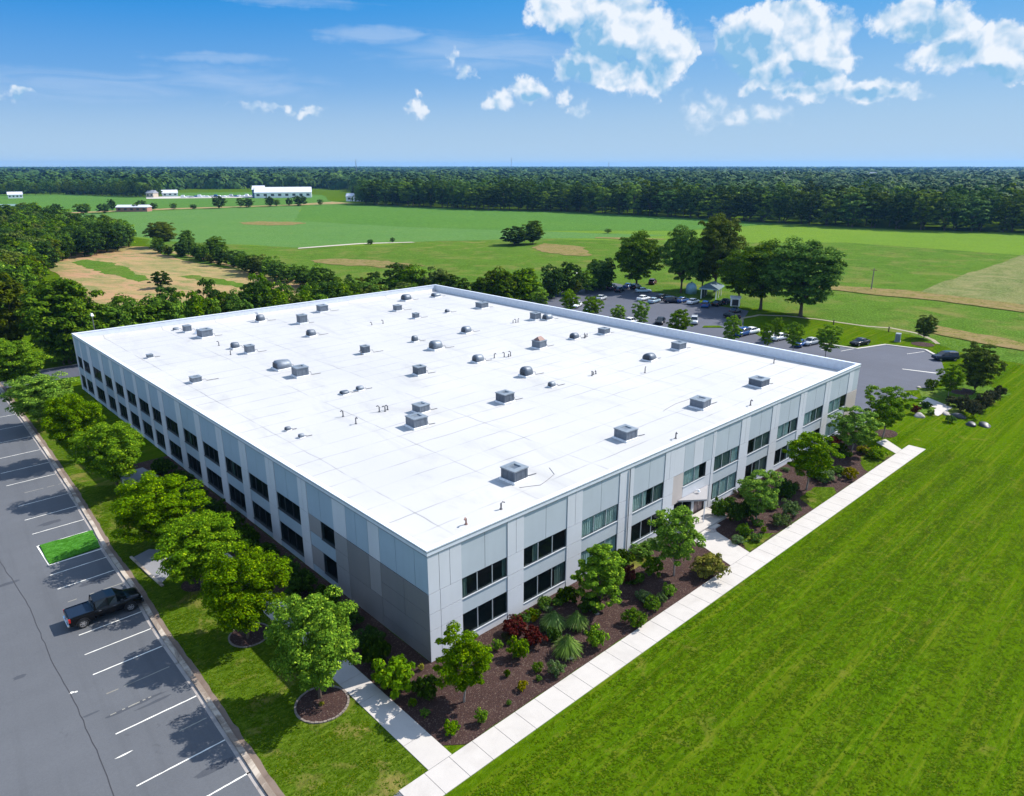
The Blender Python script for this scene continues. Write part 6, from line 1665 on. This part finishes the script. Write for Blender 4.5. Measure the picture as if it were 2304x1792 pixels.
for i,(x,y) in enumerate(cov):
    k=('dark','green','sage','green','dark','thick')[i%6]; o=bpy.data.objects.new('ground_cover_plant',SP[k][i%2]); link(o); r=rnd.uniform(.45,.9); o.location=(x,y,.03); o.rotation_euler=(0,0,rnd.uniform(0,6.28)); o.scale=(r*1.25,r,r*.85)
    tag(o,'low leafy filler plant in the mulch bed below the lit facade','plant','low filler plants in the mulch bed')
def rock(x,y,r,label,mat,seed):
    rs=np.random.RandomState(seed); bm=bmesh.new(); bmesh.ops.create_icosphere(bm,subdivisions=3,radius=1)
    k=rs.uniform(-1,1,(5,3))
    for v in bm.verts:
        f=1+.12*sum(math.sin(3*v.co.dot(Vector(q))+i) for i,q in enumerate(k)); v.co=Vector((v.co.x*f,v.co.y*f*.75,max(-.2,v.co.z*f*.5)))
    me=bpy.data.meshes.new('rock'); bm.to_mesh(me); bm.free(); me.materials.append(mat); me.polygons.foreach_set('use_smooth',[True]*len(me.polygons))
    o=bpy.data.objects.new('rock',me); link(o); o.location=(x,y,.05); o.scale=(r,r,r); o.rotation_euler=(0,0,rs.uniform(0,6)); tag(o,label,'rock')
for i,(x,y,r,l) in enumerate(ROCKS): rock(x,y,r,l,M['black_rock'] if ('black' in l or 'dark' in l) else M['stone'],i)
# ------------------------------------------------------------------ vehicles
def wheel(parent,x,y,r,w,side,spokes=6):
    t=MB(); n=20; prof=[(r*.62,-w/2),(r*.92,-w/2),(r,-w*.32),(r,w*.32),(r*.92,w/2),(r*.62,w/2)]
    t.loft([[(x+q*math.cos(a),y+d,r+q*math.sin(a)) for q,d in prof] for a in [2*math.pi*k/n for k in range(n)]]+[[(x+q,y+d,r) for q,d in prof]],0,False)
    wo=t.build('wheel',M['tyre'],parent,True)
    m=MB(); yy=y+side*w*.38
    m.loft([[(x+q*math.cos(a),yy+d*side,r+q*math.sin(a)) for q,d in ((r*.64,-.05),(r*.64,.03),(r*.56,.03),(r*.56,-.05))] for a in [2*math.pi*k/n for k in range(n+1)]],0,False)
    for k in range(spokes):
        a=2*math.pi*k/spokes; c,s=math.cos(a),math.sin(a); u=(-s*.045,c*.045)
        m.add([(x+u[0],yy+.02*side,r+u[1]),(x-u[0],yy+.02*side,r-u[1]),(x+c*r*.6-u[0],yy+.02*side,r+s*r*.6-u[1]),(x+c*r*.6+u[0],yy+.02*side,r+s*r*.6+u[1])],[(0,1,2,3)])
    m.tube([(x,yy-.05*side,r),(x,yy+.04*side,r)],.07,10)
    m.build('rim',M['rim'],wo); d=MB(); d.tube([(x,yy-.06*side,r),(x,yy-.03*side,r)],r*.6,16); d.build('disc',M['black_trim'],wo)
def sect(x,hw,zb,zs,zt,crown=.03,tw=.90):
    "body cross section: bottom, sill, shoulder, deck"
    return [(x,-hw*.88,zb),(x,-hw*.98,zb+.12),(x,-hw,(zb+zs)/2+.05),(x,-hw*.985,zs),(x,-hw*tw,zt),(x,-hw*.5,zt+crown),(x,hw*.5,zt+crown),(x,hw*tw,zt),(x,hw*.985,zs),(x,hw,(zb+zs)/2+.05),(x,hw*.98,zb+.12),(x,hw*.88,zb)]
def greenhouse(parent,st,paintm,zr=None):
    "st: (x,half width bottom,z bottom,half width top,z top)"
    g=MB(); g.loft([[(x,-a,z0),(x,-b,z1),(x,-b*.5,z1+.012),(x,b*.5,z1+.012),(x,b,z1),(x,a,z0)] for x,a,z0,b,z1 in st]); return g.build('glasshouse',M['cglass'],parent,False)
def car(kind,pk,x,y,rz,label):
    r=empty('parked_car',(x,y,.03),rz); tag(r,label,'car','cars in the rear car park'); pm=paint(pk)
    suv=kind=='suv'; L=4.6; hw=.92
    if suv: S=[(-2.3,.80,.45,.75,1.0),(-2.22,.90,.28,.85,1.05),(-1.2,.93,.25,.92,1.08),(.9,.93,.25,.92,1.05),(1.5,.92,.25,.86,.98),(2.15,.86,.28,.76,.88),(2.3,.76,.4,.65,.76)]
    else: S=[(-2.3,.78,.42,.70,.88),(-2.2,.88,.26,.80,.95),(-1.3,.92,.24,.86,.96),(.8,.92,.24,.86,.93),(1.4,.91,.24,.80,.86),(2.15,.84,.26,.68,.74),(2.3,.72,.38,.58,.64)]
    b=MB(); b.loft([sect(a,w,zb,zs,zt) for a,w,zb,zs,zt in S]); b.build('body',pm,r,True)
    if suv: G=[(-2.15,.80,1.03,.66,1.22),(-1.95,.84,1.05,.68,1.62),(-.2,.86,1.06,.70,1.68),(.45,.86,1.04,.68,1.60),(1.25,.82,.99,.60,1.04)]
    else: G=[(-1.85,.78,.94,.6,.98),(-1.05,.84,.95,.62,1.36),(-.1,.85,.94,.64,1.43),(.35,.85,.93,.62,1.38),(1.2,.80,.87,.56,.92)]
    greenhouse(r,G,pm)
    rf=MB(); a,c=(1,3); st=G[1:4]
    rf.loft([[(x,-b_*1.02,z1-.03),(x,-b_*.9,z1+.03),(x,b_*.9,z1+.03),(x,b_*1.02,z1-.03)] for x,_,_,b_,z1 in st])
    for sgn in (-1,1):
        for (x,a_,z0,b_,z1) in (G[1],G[2]): rf.tube([(x,sgn*a_*1.01,z0),(x,sgn*b_*1.02,z1)],.035,5)
        rf.tube([(G[4][0],sgn*G[4][1],G[4][2]),(G[3][0],sgn*G[3][3],G[3][4])],.035,5)
    rf.build('roof',pm,r)
    for wx in (-1.42,1.40):
        for sd in (-1,1): wheel(r,wx,sd*.80,.33,.22,sd,5)
    for sd in (-1,1):
        m=MB(); m.box(2.12,2.27,sd*.62-.14,sd*.62+.14,S[-1][4]-.12,S[-1][4]+.02,0,.02); m.build('headlight',M['lamp_clear'],r)
        m=MB(); m.box(-2.315,-2.2,sd*.66-.13,sd*.66+.13,S[0][4]-.16,S[0][4]-.02,0,.02); m.build('tail_light',M['lamp_red'],r)
        m=MB(); m.box(.92,1.05,sd*.98-.09,sd*.98+.09,S[3][4]+.02,S[3][4]+.16,0,.02); m.build('mirror',pm,r)
    return r
CAR_RZ=[.3,.2,-.6,.4,.05,.1,.0,.1,.2,.15,-2.6,-2.7,1.2,3.0,3.1,3.0,3.0,2.9,2.45,-2.7,.3]
for i,(x,y,k,c,l) in enumerate(CARS): car(k,c,x,y,CAR_RZ[i%len(CAR_RZ)]+math.pi/2*(0),l)
M['tonneau']=plain('dark_blue_black_cover',(.006,.012,.026),.4,0,.1,3,.3)
def pickup(x,y,rz):
    r=empty('pickup_truck',(x,y,.022),rz); tag(r,'black four door pickup truck parked nose to the kerb of the left car park','pickup truck'); pm=paint('black')
    b=MB(); b.loft([sect(a,w,zb,zs,zt,.04,.9) for a,w,zb,zs,zt in ((-.85,.97,.42,1.12,1.22),(.9,.98,.40,1.12,1.20),(1.6,.97,.40,1.08,1.17),(2.45,.94,.42,1.02,1.10),(2.68,.86,.50,.92,1.0))]); b.build('cab_body',pm,r,True)
    bed=MB() # bed side walls, tailgate, floor
    for sd in (-1,1):
        bed.loft([[(a,sd*w,zb),(a,sd*(w+.0),zt-.25),(a,sd*(w-.03),zt),(a,sd*(w-.13),zt),(a,sd*(w-.13),zb+.3),(a,sd*(w-.1),zb)] for a,w,zb,zt in ((-2.62,.93,.50,1.16),(-2.5,.965,.45,1.19),(-.87,.97,.44,1.20))])
    bed.box(-2.60,-.87,-.85,.85,.62,.70); bed.box(-.99,-.88,-.86,.86,.62,1.19)
    bed.build('bed',pm,r)
    tc_=MB(); tc_.box(-2.60,-.99,-.86,.86,1.10,1.15,0,.02); tc_.build('bed_cover',M['tonneau'],r)
    tg=MB(); tg.box(-2.68,-2.60,-.86,.86,.60,1.17,0,.02); tgo=tg.build('tailgate',pm,r)
    t=MB(); t.box(-2.70,-2.682,-.25,.25,.92,1.0); t.build('handle',M['black_trim'],tgo)
    gh=MB(); st=[(-.84,.86,1.20,.74,1.24),(-.74,.87,1.20,.72,1.76),(.2,.88,1.20,.74,1.83),(.85,.88,1.19,.72,1.76),(1.62,.84,1.15,.66,1.20)]
    greenhouse(r,st,pm)
    rf=MB(); rf.loft([[(x_,-b_*1.03,z1-.05),(x_,-b_*.92,z1+.035),(x_,b_*.92,z1+.035),(x_,b_*1.03,z1-.05)] for x_,_,_,b_,z1 in st[1:4]])
    for sd in (-1,1):
        for (x_,a_,z0,b_,z1) in (st[1],st[2]): rf.tube([(x_,sd*a_*1.01,z0),(x_,sd*b_*1.02,z1)],.05,6)
        rf.tube([(st[4][0],sd*st[4][1],st[4][2]),(st[3][0],sd*st[3][3],st[3][4])],.04,6)
        rf.tube([(st[0][0]+.02,sd*st[0][1],st[0][2]),(st[1][0],sd*st[1][3],st[1][4])],.05,6)
    rf.build('roof',pm,r)
    for wx in (-1.75,1.72):
        for sd in (-1,1):
            wheel(r,wx,sd*.86,.40,.27,sd,6)
            fl=MB(); fl.loft([[(wx+q*math.cos(a),sd*d,.40+q*math.sin(a)) for q,d in ((.44,.90),(.50,.90),(.50,1.01),(.44,1.01))] for a in [math.pi*k/12 for k in range(13)]]); fl.build('wheel_arch',M['black_trim'],r)
    for sd in (-1,1):
        m=MB(); m.box(2.5,2.70,sd*.70-.16,sd*.70+.16,.80,.98,0,.03); m.build('headlight',M['lamp_clear'],r)
        m=MB(); m.box(-2.70,-2.55,sd*.90-.06,sd*.90+.06,.82,1.14,0,.02); m.build('tail_light',M['lamp_red'],r)
        m=MB(); m.box(1.10,1.26,sd*1.04-.12,sd*1.04+.12,1.20,1.40,0,.03); m.build('mirror',M['black_trim'],r)
        for dx in (-.45,.60):
            m=MB(); m.box(dx-.10,dx+.10,sd*.985-.012,sd*.985+.018,1.02,1.06); m.build('door_handle',M['chrome'],r)
    m=MB(); m.box(-2.82,-2.66,-.9,.9,.46,.62,0,.03); m.build('rear_bumper',M['chrome'],r)
    m=MB(); m.box(2.62,2.80,-.88,.88,.44,.66,0,.04); m.build('front_bumper',M['black_trim'],r)
    m=MB(); m.box(2.66,2.72,-.5,.5,.70,.96,0,.01); m.build('grille',M['black_trim'],r)
    m=MB(); m.box(-2.6,2.6,-.78,.78,.34,.5); m.build('chassis',M['black_trim'],r)
pickup(-15.75,23.15,R_(-2))
# ------------------------------------------------------------------ small structures
e=empty('grey_slab',(-5.3,48.8,0),R_(8)); tag(e,'low grey flat topped slab on a dark base between two lawn trees','slab')
b=MB(); b.box(-1.5,1.5,-2.0,2.0,.75,.9,0,.03); b.build('top',M['slab'],e); b=MB(); b.box(-1.3,1.3,-1.8,1.8,0,.75); b.build('base',M['door'],e)
b=MB(); b.tube([(0,0,0),(0,0,1.5)],.06,8); b.box(-.08,.08,-.08,.08,1.5,1.56); o=b.build('marker_post',M['white']); o.location=(-7.2,47.6,0); tag(o,'thin white post at the left side of the low grey slab','post')
# open fronted dark shelter under the trees
e=empty('shelter',(151.5,71.5,0),R_(20)); tag(e,'dark open fronted shelter with a pale roof edge under the big trees','shelter')
b=MB()
for px_ in (-3.4,0,3.4):
    for py_ in (-2,2): b.box(px_-.1,px_+.1,py_-.1,py_+.1,0,2.8)
b.build('post',M['white'],e); b=MB(); b.loft([[(-3.9,-2.6,2.8),(3.9,-2.6,2.8),(3.9,2.6,2.8),(-3.9,2.6,2.8)],[(-3.9,-2.6,2.95),(3.9,-2.6,2.95),(3.9,2.6,2.95),(-3.9,2.6,2.95)],[(-3.0,-.1,4.1),(3.0,-.1,4.1),(3.0,.1,4.1),(-3.0,.1,4.1)]]); b.build('roof',plain('slate_blue_roof',(.035,.075,.10),.6),e)
b=MB(); b.box(-3.9,3.9,-2.66,-2.6,2.66,2.92); b.box(-3.96,-3.9,-2.6,2.6,2.66,2.92); b.build('fascia',M['paint_pale'] if 'paint_pale' in M else M['white'],e); b=MB(); b.box(-3.3,3.3,1.9,2.0,0,2.7); b.build('back_wall',M['interior'],e)
e=empty('domed_tank',(153.0,79.0,0)); tag(e,'pale blue dome topped tank left of the dark shelter','tank')
b=MB(); b.tube([(0,0,0),(0,0,1.9),(0,0,2.6),(0,0,3.0),(0,0,3.1)],[1.5,1.5,1.2,.6,.1],20); b.build('shell',plain('pale_blue_tank',(.22,.38,.45),.5),e,True); b=MB(); b.cyl((0,0,3.08),.25,.25,12); b.build('cap',M['pipe'],e)
e=empty('small_hut',(145.5,60.5,0),R_(30)); tag(e,'small white framed hut with a dark opening beside the shelter','hut')
b=MB(); b.box(-1.5,1.5,-1.2,1.2,0,2.1,0,.02); b.build('wall',M['white'],e); b=MB(); b.box(-1.56,-1.49,-.8,.8,.15,1.75); b.build('opening',M['interior'],e); b=MB(); b.box(-1.75,1.75,-1.4,1.4,2.1,2.25,0,.03); b.build('roof',M['coping'],e)
# pole, bollards, cabinet
e=empty('utility_pole',(197.3,46.1,0)); tag(e,'lone grey utility pole standing in the meadow','utility pole'); b=MB(); b.tube([(0,0,0),(.0,.0,6.3)],[.18,.13],8); b.build('pole',M['bark_pale'],e); b=MB(); b.box(-.07,.07,-.9,.9,5.7,5.82); b.build('crossarm',M['bark'],e)
for (x,y,l) in ((140.0,32.0,'short wooden post on the rear path nearer the big trees'),(141.5,20.4,'short dark post on the rear path nearer the grey cabinet')):
    b=MB(); b.cyl((0,0,0),.14,1.1,10,0,.12); b.cyl((0,0,1.1),.16,.06,10); o=b.build('path_post',M['bark']); o.location=(x,y,0); tag(o,l,'post')
e=empty('utility_cabinet',(133.4,15.6,0),R_(15)); tag(e,'grey utility cabinet on the grass beside the small dark lone tree','cabinet'); b=MB(); b.box(-.7,.7,-.5,.5,.1,1.7,0,.03); b.build('housing',M['unit_top'],e); b=MB(); b.box(-.8,.8,-.6,.6,0,.1); b.build('plinth',M['slab'],e); b=MB(); b.box(-.715,-.695,-.4,.4,.2,1.55); b.build('door',M['unit'],e)
# antenna by the far parapet
e=empty('lamp_post',(4.0,97.6,0)); tag(e,'grey lamp post with a white head rising behind the far left parapet','lamp post'); b=MB(); b.tube([(0,0,0),(0,0,11.2)],[.12,.07],8); b.build('pole',M['pipe'],e); b=MB(); b.loft([[(-.2,-.5,11.2),(.2,-.5,11.2),(.2,.5,11.2),(-.2,.5,11.2)],[(-.1,-.2,11.6),(.1,-.2,11.6),(.1,.2,11.6),(-.1,.2,11.6)]]); b.build('lamp_head',M['white'],e)
# ------------------------------------------------------------------ far buildings
def house(x,y,rz,w,d,h,rh,wm,rm,label,name='farm_building',nwin=3):
    e=empty(name,(x,y,0),rz); tag(e,label,'building')
    b=MB(); b.box(-w/2,w/2,-d/2,d/2,0,h); b.build('wall',wm,e)
    b=MB(); o_=.4; b.loft([[(s,-d/2-o_,h-.02),(s,0,h+rh),(s,d/2+o_,h-.02),(s,d/2+o_,h-.22),(s,-d/2-o_,h-.22)] for s in (-w/2-o_,w/2+o_)]); b.build('roof',rm,e)
    for k in range(nwin):
        xx=-w/2+w*(k+.5)/nwin; b=MB(); b.box(xx-w/nwin*.22,xx+w/nwin*.22,-d/2-.05,-d/2+.02,h*.35,h*.75); b.build('window',M['frame'],e)
metalroof=plain('white_metal_roof',(.50,.51,.57),.4); tan=plain('tan_wall',(.42,.36,.29),.7); brick=plain('red_brown_wall',(.30,.14,.11),.8); bluew=plain('blue_wall',(.06,.12,.26),.6); greyroof=plain('grey_shingle',(.26,.27,.30),.7)
AZF=R_(46.8-90)
def away(px,d): # point on a bearing (degrees from the camera axis) at a distance
    a=R_(46.783-px); return cam.location.x+d*math.cos(a),cam.location.y+d*math.sin(a)
house(*away(-16.9,905),AZF+.25,62,30,6,5.5,M['white'],metalroof,'long white hall with a wide pale curved looking roof before the far left wood','hall',8)
house(*away(-18.6,915),AZF+.25,13,26,9,4,bluew,metalroof,'blue ended annex at the left end of the long white hall','annex',2)
house(*away(-24.5,985),AZF+.5,17,9,4,3.4,M['white'],metalroof,'small white building left of the row of parked vehicles','shed',3)
house(*away(-25.6,960),AZF-.3,10,8,5,3,tan,greyroof,'tiny grey building at the left end of the far lot','shed',2)
house(*away(-33.5,1010),AZF+.6,14,8,4,3,M['white'],metalroof,'white farmhouse at the edge of the far left wood','farmhouse',4)
house(*away(-35.2,760),AZF+.2,13,9,4,3,M['white'],greyroof,'pale house in the trees at the left picture edge','farmhouse',3)
house(*away(-33.9,700),AZF+.2,12,9,3.5,3,tan,plain('green_roof',(.16,.25,.22),.6),'low house with a grey green roof at the left picture edge','farmhouse',3)
house(*away(-26.85,668),AZF+.05,24,9,3.6,1.6,brick,metalroof,'long low brown shed with a white roof on the far field boundary','shed',5)
house(*away(-11.7,790),AZF,20,10,5,3,M['white'],metalroof,'white building peeping out left of the right hand wood','shed',3)
# parked vehicles of the far lot, tiny
for k in range(22):
    x,y=away(-23.6+k*.26+rnd.uniform(-.05,.05),930+rnd.uniform(-8,8)); b=MB(); c=['white','white','silver','blue','white'][k%5]
    h=2.4 if k%4==0 else 1.5
    b.loft([sect(a,w,.3,.8,z) for a,w,z in ((-2.3,.9,.9),(-1.8,.95,h),(.6,.95,h),(1.2,.92,.95),(2.3,.85,.8))]); o=b.build('parked_vehicle',paint(c)); o.location=(x,y,.1); o.rotation_euler=(0,0,AZF+rnd.uniform(-.2,.2)); o.scale=(1.3,1.3,1.3)
    tag(o,'tiny pale vehicle in the long row beside the white hall','vehicle','vehicles in the far row beside the white hall')
sheet('far_lot',[away(-26,918),away(-17,905),away(-16.5,960),away(-26,980)],.15,M['walk'])
# pale buildings in the distant canopy
for k,(a,d,h,l) in enumerate([(9.5,1150,21,'distant tan building above the trees left of centre'),(13.2,1250,21,'distant low tan building above the trees right of the first'),(19.8,1900,22,'distant white block in the blue woods'),(22.6,1800,22,'second distant white block in the blue woods'),(25.5,2000,23,'long distant white building in the blue woods, middle'),(29.0,1950,22,'distant pale building in the blue woods at the right'),(3.2,2300,23,'distant small pale house roof in the blue woods near the mast')]):
    x,y=away(a,d); house(x,y,AZF+.5*k,11+5*(k%3),9,h-6,3,tan if k<3 else greyroof,greyroof if k>1 else plain('tan_roof%d'%k,(.45,.33,.22),.7),l,'distant_building',4)
# masts on the horizon
def mast(a,d,h,w,label,name='radio_mast'):
    x,y=away(a,d); e=empty(name,(x,y,0)); tag(e,label,'mast'); b=MB()
    for q in ((-1,-1),(1,-1),(1,1),(-1,1)): b.tube([(q[0]*w,q[1]*w,0),(q[0]*w*.25,q[1]*w*.25,h*.92)],.3,5)
    for k in range(8): z=h*.92*k/8; f=1-.75*k/8; b.tube([(-w*f,-w*f,z),(w*f,-w*f,z),(w*f,w*f,z),(-w*f,w*f,z),(-w*f,-w*f,z)],.2,4)
    b.build('lattice',M['unit_top'],e); b=MB(); b.tube([(0,0,h*.9),(0,0,h)],.3,6); b.build('antenna',M['unit'],e)
mast(-.05,3400,71,2.2,'tall thin mast on the horizon near the picture centre'); mast(7.25,3500,52,5,'short stubby mast on the horizon right of the tall one'); mast(-11.6,1900,50,.8,'small mast above the woods left of centre')
# ------------------------------------------------------------------ air
hb=MB(); hb.box(-10600,10600,-10600,10600,-1.5,78); hz=hb.build('haze',[]); hz['kind']='stuff'; hz['label']='pale blue summer haze over the plain'
hm=bpy.data.materials.new('haze_volume'); hm.use_nodes=True; nt=hm.node_tree; nt.nodes.clear(); pv=nt.nodes.new('ShaderNodeVolumePrincipled'); pv.inputs['Color'].default_value=(.20,.50,.95,1); pv.inputs['Density'].default_value=.000055; pv.inputs['Anisotropy'].default_value=.2
mo=nt.nodes.new('ShaderNodeOutputMaterial'); nt.links.new(pv.outputs[0],mo.inputs['Volume']); hz.data.materials.clear(); hz.data.materials.append(hm)
